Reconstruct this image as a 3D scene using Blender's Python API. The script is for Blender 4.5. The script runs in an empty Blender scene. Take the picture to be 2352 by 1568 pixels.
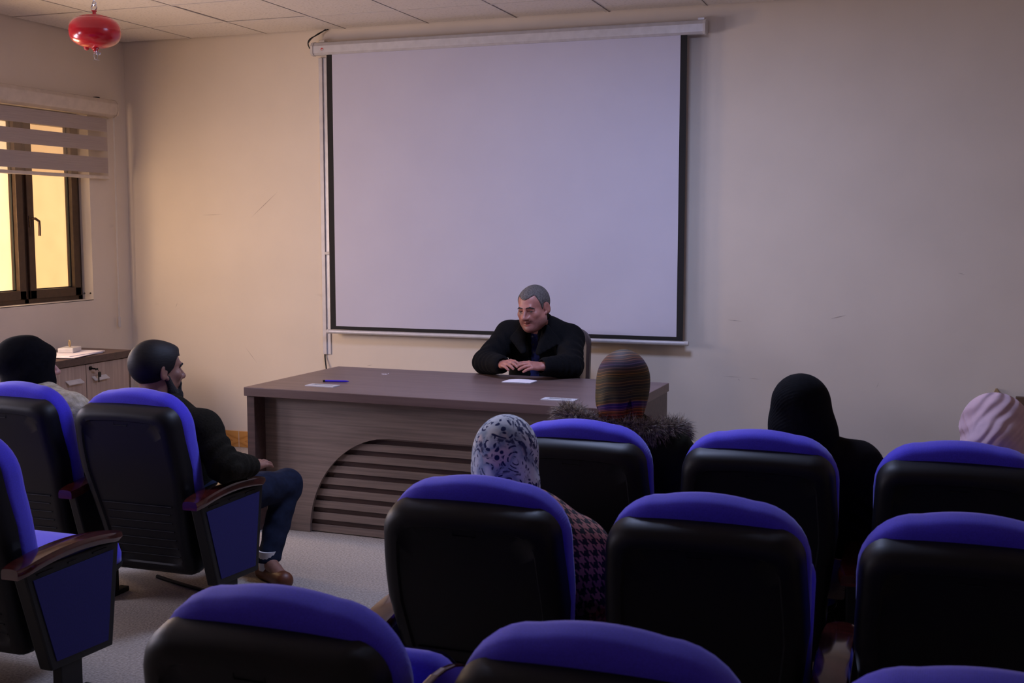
import bpy, bmesh, math, random
import numpy as np
from mathutils import Vector, Matrix
random.seed(7); rng = np.random.default_rng(7)
SC = bpy.context.scene; COL = SC.collection
PI = math.pi

H_CEIL = 2.865
# ------------------------------------------------------------------ camera
cd = bpy.data.cameras.new('camera'); cam = bpy.data.objects.new('camera', cd); COL.objects.link(cam)
CAM = Vector((5.4406, -7.0234, 1.5596)); yaw, pitch = 0.3413, 0.0987
fw = Vector((-math.sin(yaw)*math.cos(pitch), math.cos(yaw)*math.cos(pitch), -math.sin(pitch)))
rt = fw.cross(Vector((0,0,1))).normalized(); up = rt.cross(fw)
m = Matrix((rt, up, -fw)).transposed().to_4x4(); m.translation = CAM
cam.matrix_world = m
cd.sensor_width = 36; cd.lens = 36*2662.3/2352; cd.clip_end = 60
cd.dof.use_dof = True; cd.dof.focus_distance = 6.2; cd.dof.aperture_fstop = 9
SC.camera = cam
# ------------------------------------------------------------------ light and view
SC.view_settings.view_transform = 'Standard'; SC.view_settings.look = 'None'
SC.view_settings.gamma = 1; SC.view_settings.use_curve_mapping = False
SC.view_settings.exposure = 1.0
SC.cycles.use_denoising = True
SC.cycles.max_bounces = 8; SC.cycles.diffuse_bounces = 5; SC.cycles.transparent_max_bounces = 12
SC.cycles.sample_clamp_indirect = 6
w = bpy.data.worlds.new('world'); SC.world = w; w.use_nodes = True
w.node_tree.nodes['Background'].inputs[0].default_value = (0.50, 0.62, 1.0, 1)
w.node_tree.nodes['Background'].inputs[1].default_value = 0.9
def light(name, kind, loc, rot, power, col, **kw):
    l = bpy.data.lights.new(name, kind); l.energy = power; l.color = col
    for k, v in kw.items(): setattr(l, k, v)
    o = bpy.data.objects.new(name, l); o.location = loc; o.rotation_euler = rot; COL.objects.link(o); return o
# sun falls between the buildings onto the wall outside
sun = light('sun', 'SUN', (0,0,6), (0,0,0), 4.2, (1.0, 0.72, 0.44), angle=0.01)
sun.rotation_euler = Vector((-0.52, 0.10, -0.85)).to_track_quat('-Z', 'Y').to_euler()
# one lamp added in window_1, then daylight through the two further windows of the left wall (openings at y -2.6..-3.7 and -4.3..-5.3)
light('daylight_lamp', 'AREA', (-0.13, -1.72, 1.50), (0, -PI/2+.02, .45), 21, (1.0, 0.65, 0.38), shape='RECTANGLE', size=.80, size_y=.42)  # warm lamp added in the unseen sash, turned to brighten the front wall
light('daylight_lamp', 'AREA', (-0.05, -2.95, 1.52), (0, -PI/2+.35, 0), 26, (0.80, 0.72, 0.88), shape='RECTANGLE', size=.85, size_y=1.0)
light('daylight_lamp', 'AREA', (-0.05, -4.60, 1.52), (0, -PI/2+.35, 0), 25, (0.72, 0.68, 0.90), shape='RECTANGLE', size=.85, size_y=1.0)
# one cool ceiling panel burns above the seats, outside the view
light('ceiling_panel_light', 'AREA', (4.0, -2.35, H_CEIL-.006), (0, 0, 0), 27, (0.50, 0.60, 1.0), shape='RECTANGLE', size=.58, size_y=.58)

# ------------------------------------------------------------------ materials
def lin(c):
    return tuple(((x/255)/12.92 if x/255 <= .04045 else ((x/255+.055)/1.055)**2.4) for x in c)
def newmat(name):
    mt = bpy.data.materials.new(name); mt.use_nodes = True
    nt = mt.node_tree; return mt, nt, nt.nodes['Principled BSDF']
def N(nt, t, **kw):
    n = nt.nodes.new(t)
    for k, v in kw.items():
        if k.startswith('i_'): n.inputs[int(k[2:]) if k[2:].isdigit() else k[2:].replace('_', ' ')].default_value = v
        else: setattr(n, k, v)
    return n
def coords(nt, scale=(1,1,1), rot=(0,0,0), kind='Object'):
    tc = N(nt, 'ShaderNodeTexCoord'); mp = N(nt, 'ShaderNodeMapping')
    mp.inputs['Scale'].default_value = scale; mp.inputs['Rotation'].default_value = rot
    nt.links.new(tc.outputs[kind], mp.inputs['Vector']); return mp.outputs['Vector']
def ramp(nt, src, stops, interp='LINEAR'):
    r = N(nt, 'ShaderNodeValToRGB'); r.color_ramp.interpolation = interp
    els = r.color_ramp.elements
    while len(els) > 1: els.remove(els[0])
    els[0].position = stops[0][0]; els[0].color = (*stops[0][1], 1)
    for p, c in stops[1:]:
        e = els.new(p); e.color = (*c, 1)
    nt.links.new(src, r.inputs[0]); return r.outputs[0]
def bump(nt, bs, src, strength, dist=.01):
    b = N(nt, 'ShaderNodeBump'); b.inputs['Strength'].default_value = strength; b.inputs['Distance'].default_value = dist
    nt.links.new(src, b.inputs['Height']); nt.links.new(b.outputs[0], bs.inputs['Normal'])
def M(name, c1, rough=.6, c2=None, scale=(20,20,20), detail=3, bmp=0, metal=0, spec=None, sheen=0, coat=0, lo=.35, hi=.65, bscale=None, bdist=.002, trans=0):
    mt, nt, bs = newmat(name)
    bs.inputs['Base Color'].default_value = (*c1, 1); bs.inputs['Roughness'].default_value = rough
    bs.inputs['Metallic'].default_value = metal
    if spec is not None: bs.inputs['Specular IOR Level'].default_value = spec
    if sheen: bs.inputs['Sheen Weight'].default_value = sheen; bs.inputs['Sheen Roughness'].default_value = .5
    if coat: bs.inputs['Coat Weight'].default_value = coat; bs.inputs['Coat Roughness'].default_value = .08
    n = N(nt, 'ShaderNodeTexNoise'); n.inputs['Scale'].default_value = 1; n.inputs['Detail'].default_value = detail
    nt.links.new(coords(nt, scale), n.inputs['Vector'])
    if c2 is None: c2 = tuple(x*.9 for x in c1)
    nt.links.new(ramp(nt, n.outputs[0], [(lo, c1), (hi, c2)]), bs.inputs['Base Color'])
    if bmp:
        n2 = N(nt, 'ShaderNodeTexNoise'); n2.inputs['Scale'].default_value = 1; n2.inputs['Detail'].default_value = 3
        nt.links.new(coords(nt, bscale or scale), n2.inputs['Vector']); bump(nt, bs, n2.outputs[0], bmp, bdist)
    return mt
MAT = {}
MAT['wall'] = M('painted_plaster', (.74,.66,.57), .62, (.70,.625,.54), (2.2,2.2,2.2), 6, .12, bscale=(9,9,9), bdist=.004)
def scuffs():
    mt = MAT['wall']; nt = mt.node_tree; bs = nt.nodes['Principled BSDF']
    src = bs.inputs['Base Color'].links[0].from_socket
    n = N(nt, 'ShaderNodeTexNoise'); n.inputs['Scale'].default_value = 1; n.inputs['Detail'].default_value = 2
    nt.links.new(coords(nt, (2.1, 3, 9), (0, .25, 0)), n.inputs['Vector'])
    n2 = N(nt, 'ShaderNodeTexNoise'); n2.inputs['Scale'].default_value = 2.3; n2.inputs['Detail'].default_value = 2
    nt.links.new(coords(nt), n2.inputs['Vector'])
    mx = N(nt, 'ShaderNodeMath', operation='MULTIPLY'); nt.links.new(ramp(nt, n.outputs[0], [(.68,(0,0,0)),(.72,(1,1,1)),(.74,(0,0,0))]), mx.inputs[0])
    nt.links.new(ramp(nt, n2.outputs[0], [(.55,(0,0,0)),(.7,(.5,.5,.5))]), mx.inputs[1])
    mix = N(nt, 'ShaderNodeMix', data_type='RGBA'); nt.links.new(mx.outputs[0], mix.inputs[0]); nt.links.new(src, mix.inputs[6])
    mix.inputs[7].default_value = (.36,.30,.26,1); nt.links.new(mix.outputs[2], bs.inputs['Base Color'])
scuffs()
MAT['tile'] = M('ceiling_tile', (.74,.69,.64), .9, (.56,.52,.47), (60,60,60), 3, .6, lo=.55, hi=.72, bdist=.002)
MAT['tbar'] = M('ceiling_bar', (.74,.69,.64), .5)
MAT['dark'] = M('dark_gap', (.02,.018,.016), .9)
MAT['carpet'] = M('beige_carpet', (.48,.42,.355), .97, (.27,.23,.19), (110,110,110), 4, .8, sheen=.2, bdist=.006)
MAT['blue'] = M('blue_fabric', (.046,.028,.66), .88, (.038,.023,.56), (300,300,300), 2, .35, sheen=.25, bdist=.002)
def weave():
    nt = MAT['blue'].node_tree; bs = nt.nodes['Principled BSDF']
    wv = N(nt, 'ShaderNodeTexWave'); wv.inputs['Scale'].default_value = 95; wv.inputs['Distortion'].default_value = .6
    nt.links.new(coords(nt, (1,.3,1), (0,0,.1)), wv.inputs['Vector']); bump(nt, bs, wv.outputs[0], .10, .002)
weave()
MAT['panelblue'] = M('blue_panel_fabric', (.007,.0045,.095), .95, (.006,.004,.08), (200,200,200), 2, .2)
MAT['plastic'] = M('black_plastic', (.0045,.0045,.007), .50, (.004,.004,.006), (6,6,6), 3, .15, spec=.27, bscale=(400,400,400), bdist=.0006)
MAT['blackmetal'] = M('black_metal', (.005,.005,.006), .5, spec=.3)
MAT['mahogany'] = M('mahogany_gloss', (.060,.010,.008), .16, (.028,.005,.004), (6,40,40), 4, coat=.6)
MAT['espresso'] = M('dark_wood_laminate', (.085,.048,.042), .42, (.055,.030,.027), (3,40,40), 5, .08)
MAT['desktop'] = M('desk_top_laminate', (.150,.096,.088), .38, (.115,.070,.064), (2,22,30), 5, .08)
MAT['greige'] = M('greige_wood_laminate', (.27,.205,.175), .5, (.185,.14,.12), (2.5,30,90), 5, .1)
MAT['cabdoor'] = M('pale_wood_laminate', (.42,.32,.27), .5, (.33,.25,.21), (30,60,3), 5, .1)
MAT['basetile'] = None
MAT['alum'] = M('brushed_aluminium', (.62,.62,.66), .45, metal=.25)
MAT['white'] = M('white_plastic', (.62,.60,.60), .4)
MAT['trunk'] = M('white_pvc', (.66,.63,.64), .4)
MAT['screen'] = M('screen_white', (.57,.57,.70), .75, (.55,.55,.68), (3,3,3))
MAT['border'] = M('screen_black_border', (.008,.008,.010), .8)
MAT['chrome'] = M('chrome', (.75,.75,.78), .2, metal=1)
MAT['red'] = M('red_enamel', (.62,.010,.020), .22, (.52,.008,.016), (8,8,8), coat=.5)
MAT['dustyred'] = M('dusty_red_enamel', (.40,.10,.09), .6, (.60,.012,.02), (60,60,60), 4)
MAT['brass'] = M('brass', (.65,.45,.2), .3, metal=1)
MAT['brownalu'] = M('bronze_window_profile', (.075,.045,.028), .38, (.06,.035,.022), (30,30,30), metal=.35)
MAT['gasket'] = M('dark_gasket', (.012,.016,.014), .6)
MAT['blind'] = M('blind_fabric', (.60,.55,.62), .85, (.48,.43,.50), (20,4,300), 4, .3)
MAT['blindhouse'] = M('blind_housing', (.66,.58,.50), .4)
MAT['stucco'] = M('ochre_stucco', (.74,.46,.19), .9, (.69,.42,.17), (4,4,4), 5, .3)
MAT['stucco2'] = M('cream_stucco', (.90,.74,.48), .9, (.84,.68,.42), (4,4,4), 5, .3)
MAT['ground'] = M('ground', (.5,.38,.25), .9)
MAT['paper'] = M('paper', (.80,.76,.84), .8)
MAT['penblue'] = M('blue_pen', (.035,.015,.60), .3)
MAT['leather'] = M('brown_leather', (.040,.022,.020), .42, (.030,.017,.016), (20,20,20), 4, .2)
MAT['skin'] = None
MAT['eye'] = M('eye', (.07,.05,.045), .45, (.07,.05,.045))
MAT['iris'] = M('iris', (.02,.012,.008), .15)
MAT['coatblack'] = M('black_wool', (.0035,.0035,.0045), .95, (.006,.006,.0075), (150,150,150), 3, .5, bdist=.002, spec=.12)
MAT['shirt'] = M('navy_shirt', (.022,.026,.10), .8, (.03,.034,.13), (120,120,120), 2, .3, spec=.12)
MAT['button'] = M('dark_button', (.01,.01,.02), .4)
MAT['olivejacket'] = M('dark_olive_jacket', (.009,.008,.005), .95, (.014,.012,.008), (120,120,120), 3, .6, bdist=.003, spec=.12)
MAT['jeans'] = M('blue_jeans', (.012,.017,.038), .9, (.009,.012,.026), (40,40,40), 4, .4, spec=.12)
MAT['shoe'] = M('tan_leather', (.13,.036,.012), .5, (.09,.025,.009), (20,20,20))
MAT['sock'] = M('white_sock', (.6,.58,.58), .9)
MAT['blackscarf'] = M('black_scarf', (.003,.003,.004), .95, (.005,.005,.007), (60,60,60), 3, .4, spec=.12)
MAT['blackabaya'] = M('black_dress', (.005,.0035,.004), .95, (.007,.005,.0055), (60,60,60), 3, .4, spec=.12)
MAT['parka'] = M('olive_parka', (.010,.011,.005), .9, (.015,.016,.008), (12,12,12), 4, .4, spec=.12)
MAT['pink'] = M('pale_pink_scarf', (.62,.44,.50), .85, (.56,.40,.46), (30,30,30), 3, .3)
def pink_folds():
    nt = MAT['pink'].node_tree; bs = nt.nodes['Principled BSDF']
    wv = N(nt, 'ShaderNodeTexWave', wave_type='BANDS', bands_direction='Z'); wv.inputs['Scale'].default_value = 11; wv.inputs['Distortion'].default_value = 4; wv.inputs['Detail'].default_value = 1; wv.inputs['Detail Scale'].default_value = .8
    nt.links.new(coords(nt, (1,1,1), (0,.85,.3)), wv.inputs['Vector']); bump(nt, bs, wv.outputs[0], .6, .010)
pink_folds()
MAT['beigewool'] = M('beige_fleece', (.58,.52,.40), .95, (.38,.33,.22), (40,40,40), 4, .9, bdist=.01)
MAT['greywool'] = M('grey_coat', (.20,.17,.18), .95)
MAT['trouser'] = M('black_trousers', (.010,.010,.012), .9, spec=.12)
MAT['hairgrey'] = M('short_grey_hair', (.13,.115,.11), .8, (.06,.052,.05), (220,220,90), 3, 1.0, lo=.42, hi=.6, bdist=.004)
MAT['hairblack'] = M('slick_black_hair', (.006,.005,.006), .62, (.010,.008,.008), (40,40,300), 3, .5, bdist=.0015, spec=.3)
MAT['brow'] = M('brow_hair', (.03,.022,.020), .9)
MAT['beard'] = M('black_beard', (.010,.008,.008), .9, (.018,.013,.012), (260,260,260), 3, 1.0, bdist=.005)
MAT['woodbox'] = M('brown_wood_frame', (.12,.07,.04), .5)
MAT['tanwood'] = M('tan_wood', (.42,.30,.15), .6)
MAT['blackcable'] = M('black_cable', (.01,.01,.01), .5)

MAT['scuff'] = M('wall_scuff', (.42,.36,.31), .8, (.50,.43,.37), (60,60,60))
def skin_mat(name, base, dark):
    mt, nt, bs = newmat(name)
    bs.inputs['Roughness'].default_value = .48; bs.inputs['Subsurface Weight'].default_value = .08
    bs.inputs['Subsurface Radius'].default_value = (.012,.005,.003); bs.inputs['Subsurface Scale'].default_value = .5
    a = N(nt, 'ShaderNodeAttribute', attribute_name='tint')
    n = N(nt, 'ShaderNodeTexNoise'); n.inputs['Scale'].default_value = 45; n.inputs['Detail'].default_value = 4
    nt.links.new(coords(nt), n.inputs['Vector'])
    c = ramp(nt, n.outputs[0], [(.3, base), (.7, dark)])
    mx = N(nt, 'ShaderNodeMix', data_type='RGBA', blend_type='MULTIPLY'); mx.inputs[0].default_value = 1
    nt.links.new(c, mx.inputs[6]); nt.links.new(a.outputs['Color'], mx.inputs[7]); nt.links.new(mx.outputs[2], bs.inputs['Base Color'])
    bump(nt, bs, n.outputs[0], .12, .002); return mt
MAT['skin'] = skin_mat('skin_ruddy', (.42,.175,.14), (.36,.14,.11))
MAT['skinb'] = skin_mat('skin_brown', (.26,.125,.085), (.22,.10,.07))
MAT['skinw'] = skin_mat('skin_light', (.52,.27,.22), (.47,.24,.19))

def glass_mat():
    mt = bpy.data.materials.new('window_glass'); mt.use_nodes = True; nt = mt.node_tree; nt.nodes.clear()
    o = N(nt, 'ShaderNodeOutputMaterial'); t = N(nt, 'ShaderNodeBsdfTransparent'); g = N(nt, 'ShaderNodeBsdfGlossy')
    g.inputs['Roughness'].default_value = .02; x = N(nt, 'ShaderNodeMixShader'); x.inputs[0].default_value = .06
    t.inputs[0].default_value = (.95,.95,.92,1)
    nt.links.new(t.outputs[0], x.inputs[1]); nt.links.new(g.outputs[0], x.inputs[2]); nt.links.new(x.outputs[0], o.inputs[0]); return mt
MAT['glass'] = glass_mat()
def sheer_mat():
    mt = bpy.data.materials.new('sheer_blind_mesh'); mt.use_nodes = True; nt = mt.node_tree; nt.nodes.clear()
    o = N(nt, 'ShaderNodeOutputMaterial'); t = N(nt, 'ShaderNodeBsdfTransparent'); g = N(nt, 'ShaderNodeBsdfDiffuse')
    g.inputs[0].default_value = (.55,.45,.32,1); x = N(nt, 'ShaderNodeMixShader'); x.inputs[0].default_value = .22
    nt.links.new(t.outputs[0], x.inputs[1]); nt.links.new(g.outputs[0], x.inputs[2]); nt.links.new(x.outputs[0], o.inputs[0]); return mt
MAT['sheer'] = sheer_mat()
def basetile_mat():
    mt, nt, bs = newmat('patterned_skirting_tile'); bs.inputs['Roughness'].default_value = .35
    v = coords(nt); sep = N(nt, 'ShaderNodeSeparateXYZ'); nt.links.new(v, sep.inputs[0])
    add = N(nt, 'ShaderNodeMath', operation='SUBTRACT'); nt.links.new(sep.outputs[0], add.inputs[0]); nt.links.new(sep.outputs[1], add.inputs[1])
    mul = N(nt, 'ShaderNodeMath', operation='MULTIPLY'); mul.inputs[1].default_value = 1/.30; nt.links.new(add.outputs[0], mul.inputs[0])
    fr = N(nt, 'ShaderNodeMath', operation='FRACT'); nt.links.new(mul.outputs[0], fr.inputs[0])
    g = ramp(nt, fr.outputs[0], [(0,(1,1,1)),(.012,(0,0,0)),(.988,(0,0,0)),(1,(1,1,1))], 'CONSTANT')
    c = N(nt, 'ShaderNodeMath', operation='SUBTRACT'); c.inputs[1].default_value = .5; nt.links.new(fr.outputs[0], c.inputs[0])
    ab = N(nt, 'ShaderNodeMath', operation='ABSOLUTE'); nt.links.new(c.outputs[0], ab.inputs[0])
    zc = N(nt, 'ShaderNodeMath', operation='SUBTRACT'); zc.inputs[1].default_value = .045; nt.links.new(sep.outputs[2], zc.inputs[0])
    za = N(nt, 'ShaderNodeMath', operation='ABSOLUTE'); nt.links.new(zc.outputs[0], za.inputs[0])
    zm = N(nt, 'ShaderNodeMath', operation='MULTIPLY'); zm.inputs[1].default_value = 9; nt.links.new(za.outputs[0], zm.inputs[0])
    s = N(nt, 'ShaderNodeMath', operation='ADD'); nt.links.new(ab.outputs[0], s.inputs[0]); nt.links.new(zm.outputs[0], s.inputs[1])
    n = N(nt, 'ShaderNodeTexNoise'); n.inputs['Scale'].default_value = 1; nt.links.new(coords(nt, (12,12,60)), n.inputs['Vector'])
    ns = N(nt, 'ShaderNodeMath', operation='MULTIPLY'); ns.inputs[1].default_value = .15; nt.links.new(n.outputs[0], ns.inputs[0])
    s2 = N(nt, 'ShaderNodeMath', operation='ADD'); nt.links.new(s.outputs[0], s2.inputs[0]); nt.links.new(ns.outputs[0], s2.inputs[1])
    col = ramp(nt, s2.outputs[0], [(.3,(.62,.28,.06)),(.42,(.50,.20,.04)),(.44,(.66,.32,.09)),(.62,(.60,.27,.06)),(.64,(.46,.19,.04)),(.8,(.62,.30,.08))])
    mx = N(nt, 'ShaderNodeMix', data_type='RGBA'); nt.links.new(g, mx.inputs[0]); nt.links.new(col, mx.inputs[6]); mx.inputs[7].default_value = (.6,.5,.45,1)
    nt.links.new(mx.outputs[2], bs.inputs['Base Color']); return mt
MAT['basetile'] = basetile_mat()

def striped_mat():
    mt, nt, bs = newmat('striped_scarf'); bs.inputs['Roughness'].default_value = .65; bs.inputs['Specular IOR Level'].default_value = .2
    v = coords(nt, (1,1,1), (.10,.16,0)); sep = N(nt, 'ShaderNodeSeparateXYZ'); nt.links.new(v, sep.inputs[0])
    n = N(nt, 'ShaderNodeTexNoise'); n.inputs['Scale'].default_value = 7; n.inputs['Detail'].default_value = 1; nt.links.new(v, n.inputs['Vector'])
    ns = N(nt, 'ShaderNodeMath', operation='MULTIPLY'); ns.inputs[1].default_value = .028; nt.links.new(n.outputs[0], ns.inputs[0])
    z = N(nt, 'ShaderNodeMath', operation='ADD'); nt.links.new(sep.outputs[2], z.inputs[0]); nt.links.new(ns.outputs[0], z.inputs[1])
    mr = N(nt, 'ShaderNodeMapRange'); mr.inputs[1].default_value = -.14; mr.inputs[2].default_value = .16; nt.links.new(z.outputs[0], mr.inputs[0])
    cols = [(0,(.05,.03,.02)),(.10,(.16,.06,.02)),(.16,(.24,.05,.03)),(.21,(.26,.09,.02)),(.25,(.08,.03,.16)),(.29,(.06,.03,.20)),(.31,(.20,.11,.02)),
            (.35,(.05,.055,.035)),(.42,(.10,.075,.035)),(.48,(.045,.05,.035)),(.54,(.13,.08,.04)),(.59,(.05,.055,.035)),(.64,(.15,.09,.035)),(.70,(.08,.05,.06)),
            (.75,(.055,.04,.13)),(.80,(.13,.06,.05)),(.86,(.12,.07,.06)),(.92,(.09,.075,.05)),(1,(.12,.08,.06))]
    base = ramp(nt, mr.outputs[0], cols)
    wv = N(nt, 'ShaderNodeMath', operation='MULTIPLY'); wv.inputs[1].default_value = 620; nt.links.new(z.outputs[0], wv.inputs[0])
    si = N(nt, 'ShaderNodeMath', operation='SINE'); nt.links.new(wv.outputs[0], si.inputs[0])
    wv2 = N(nt, 'ShaderNodeMath', operation='MULTIPLY'); wv2.inputs[1].default_value = 1130; nt.links.new(z.outputs[0], wv2.inputs[0])
    si2 = N(nt, 'ShaderNodeMath', operation='SINE'); nt.links.new(wv2.outputs[0], si2.inputs[0])
    ad = N(nt, 'ShaderNodeMath', operation='ADD'); nt.links.new(si.outputs[0], ad.inputs[0]); nt.links.new(si2.outputs[0], ad.inputs[1])
    k = ramp(nt, ad.outputs[0], [(0,(.45,.45,.38)),(.75,(.95,.90,.62)),(1,(1.7,1.35,.8))])
    mx = N(nt, 'ShaderNodeMix', data_type='RGBA', blend_type='MULTIPLY'); mx.inputs[0].default_value = 1
    nt.links.new(base, mx.inputs[6]); nt.links.new(k, mx.inputs[7]); nt.links.new(mx.outputs[2], bs.inputs['Base Color']); return mt
MAT['striped'] = striped_mat()
def paisley_mat():
    mt, nt, bs = newmat('blue_paisley_scarf'); bs.inputs['Roughness'].default_value = .85; bs.inputs['Specular IOR Level'].default_value = .15
    v = coords(nt, (1,1,1)); n = N(nt, 'ShaderNodeTexNoise'); n.inputs['Scale'].default_value = 8; n.inputs['Detail'].default_value = 1; nt.links.new(v, n.inputs['Vector'])
    vm = N(nt, 'ShaderNodeVectorMath', operation='SCALE'); vm.inputs['Scale'].default_value = .13; nt.links.new(n.outputs[1], vm.inputs[0])
    va = N(nt, 'ShaderNodeVectorMath', operation='ADD'); nt.links.new(v, va.inputs[0]); nt.links.new(vm.outputs[0], va.inputs[1])
    def math_(op, a, b_=None):
        m_ = N(nt, 'ShaderNodeMath', operation=op)
        for i, q in enumerate((a, b_)):
            if q is None: continue
            if isinstance(q, (int, float)): m_.inputs[i].default_value = q
            else: nt.links.new(q, m_.inputs[i])
        return m_.outputs[0]
    vo = N(nt, 'ShaderNodeTexVoronoi'); vo.inputs['Scale'].default_value = 12.5; nt.links.new(va.outputs[0], vo.inputs['Vector'])
    si = math_('SINE', math_('MULTIPLY', vo.outputs['Distance'], 34))
    ring = ramp(nt, si, [(.0,(0,0,0)),(.42,(0,0,0)),(.55,(1,1,1))])
    n2 = N(nt, 'ShaderNodeTexVoronoi'); n2.inputs['Scale'].default_value = 62; nt.links.new(v, n2.inputs['Vector'])
    dash = ramp(nt, n2.outputs['Distance'], [(.44,(1,1,1)),(.54,(0,0,0))])
    lines = math_('MULTIPLY', ring, dash)
    n3 = N(nt, 'ShaderNodeTexNoise'); n3.inputs['Scale'].default_value = 64; n3.inputs['Detail'].default_value = 2; nt.links.new(va.outputs[0], n3.inputs['Vector'])
    blot = ramp(nt, n3.outputs[0], [(.50,(0,0,0)),(.53,(1,1,1))])
    core = ramp(nt, vo.outputs['Distance'], [(.16,(1,1,1)),(.24,(0,0,0)),(.60,(0,0,0)),(.72,(.9,.9,.9))])
    mm = math_('MAXIMUM', lines, math_('MULTIPLY', blot, core))
    n5 = N(nt, 'ShaderNodeTexNoise'); n5.inputs['Scale'].default_value = 11; n5.inputs['Detail'].default_value = 3; nt.links.new(v, n5.inputs['Vector'])
    basec = ramp(nt, n5.outputs[0], [(.3,(.64,.66,.70)),(.5,(.58,.63,.72)),(.60,(.24,.32,.46)),(.68,(.58,.50,.55))])
    mx = N(nt, 'ShaderNodeMix', data_type='RGBA'); nt.links.new(mm, mx.inputs[0]); nt.links.new(basec, mx.inputs[6]); mx.inputs[7].default_value = (.016,.022,.10,1)
    nt.links.new(mx.outputs[2], bs.inputs['Base Color']); return mt
MAT['paisley'] = paisley_mat()
def houndstooth_mat():
    mt, nt, bs = newmat('houndstooth_cloth'); bs.inputs['Roughness'].default_value = .9
    v = coords(nt, (1,1,1), (0,0,0), 'UV'); sep = N(nt, 'ShaderNodeSeparateXYZ'); nt.links.new(v, sep.inputs[0])
    def modlt(src, period, lim):
        a = N(nt, 'ShaderNodeMath', operation='FLOORED_MODULO'); a.inputs[1].default_value = period; nt.links.new(src, a.inputs[0])
        b = N(nt, 'ShaderNodeMath', operation='LESS_THAN'); b.inputs[1].default_value = lim; nt.links.new(a.outputs[0], b.inputs[0]); return b.outputs[0]
    xs = N(nt, 'ShaderNodeMath', operation='MULTIPLY'); xs.inputs[1].default_value = 8/.030; nt.links.new(sep.outputs[0], xs.inputs[0])
    ys = N(nt, 'ShaderNodeMath', operation='MULTIPLY'); ys.inputs[1].default_value = 8/.030; nt.links.new(sep.outputs[1], ys.inputs[0])
    sm = N(nt, 'ShaderNodeMath', operation='ADD'); nt.links.new(xs.outputs[0], sm.inputs[0]); nt.links.new(ys.outputs[0], sm.inputs[1])
    tw = modlt(sm.outputs[0], 4, 2); wx = modlt(xs.outputs[0], 8, 4); wy = modlt(ys.outputs[0], 8, 4)
    mx = N(nt, 'ShaderNodeMix', data_type='FLOAT'); nt.links.new(tw, mx.inputs[0]); nt.links.new(wx, mx.inputs[2]); nt.links.new(wy, mx.inputs[3])
    c = N(nt, 'ShaderNodeMix', data_type='RGBA'); nt.links.new(mx.outputs[0], c.inputs[0]); c.inputs[6].default_value = (.40,.17,.14,1); c.inputs[7].default_value = (.010,.009,.012,1)
    nt.links.new(c.outputs[2], bs.inputs['Base Color']); return mt
MAT['hound'] = houndstooth_mat()
def fur_mat():
    mt, nt, bs = newmat('fur'); bs.inputs['Roughness'].default_value = .7
    n = N(nt, 'ShaderNodeTexNoise'); n.inputs['Scale'].default_value = 60; nt.links.new(coords(nt), n.inputs['Vector'])
    nt.links.new(ramp(nt, n.outputs[0], [(.35,(.06,.048,.038)),(.5,(.22,.17,.13)),(.65,(.48,.40,.31))]), bs.inputs['Base Color']); return mt
MAT['fur'] = fur_mat()

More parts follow.
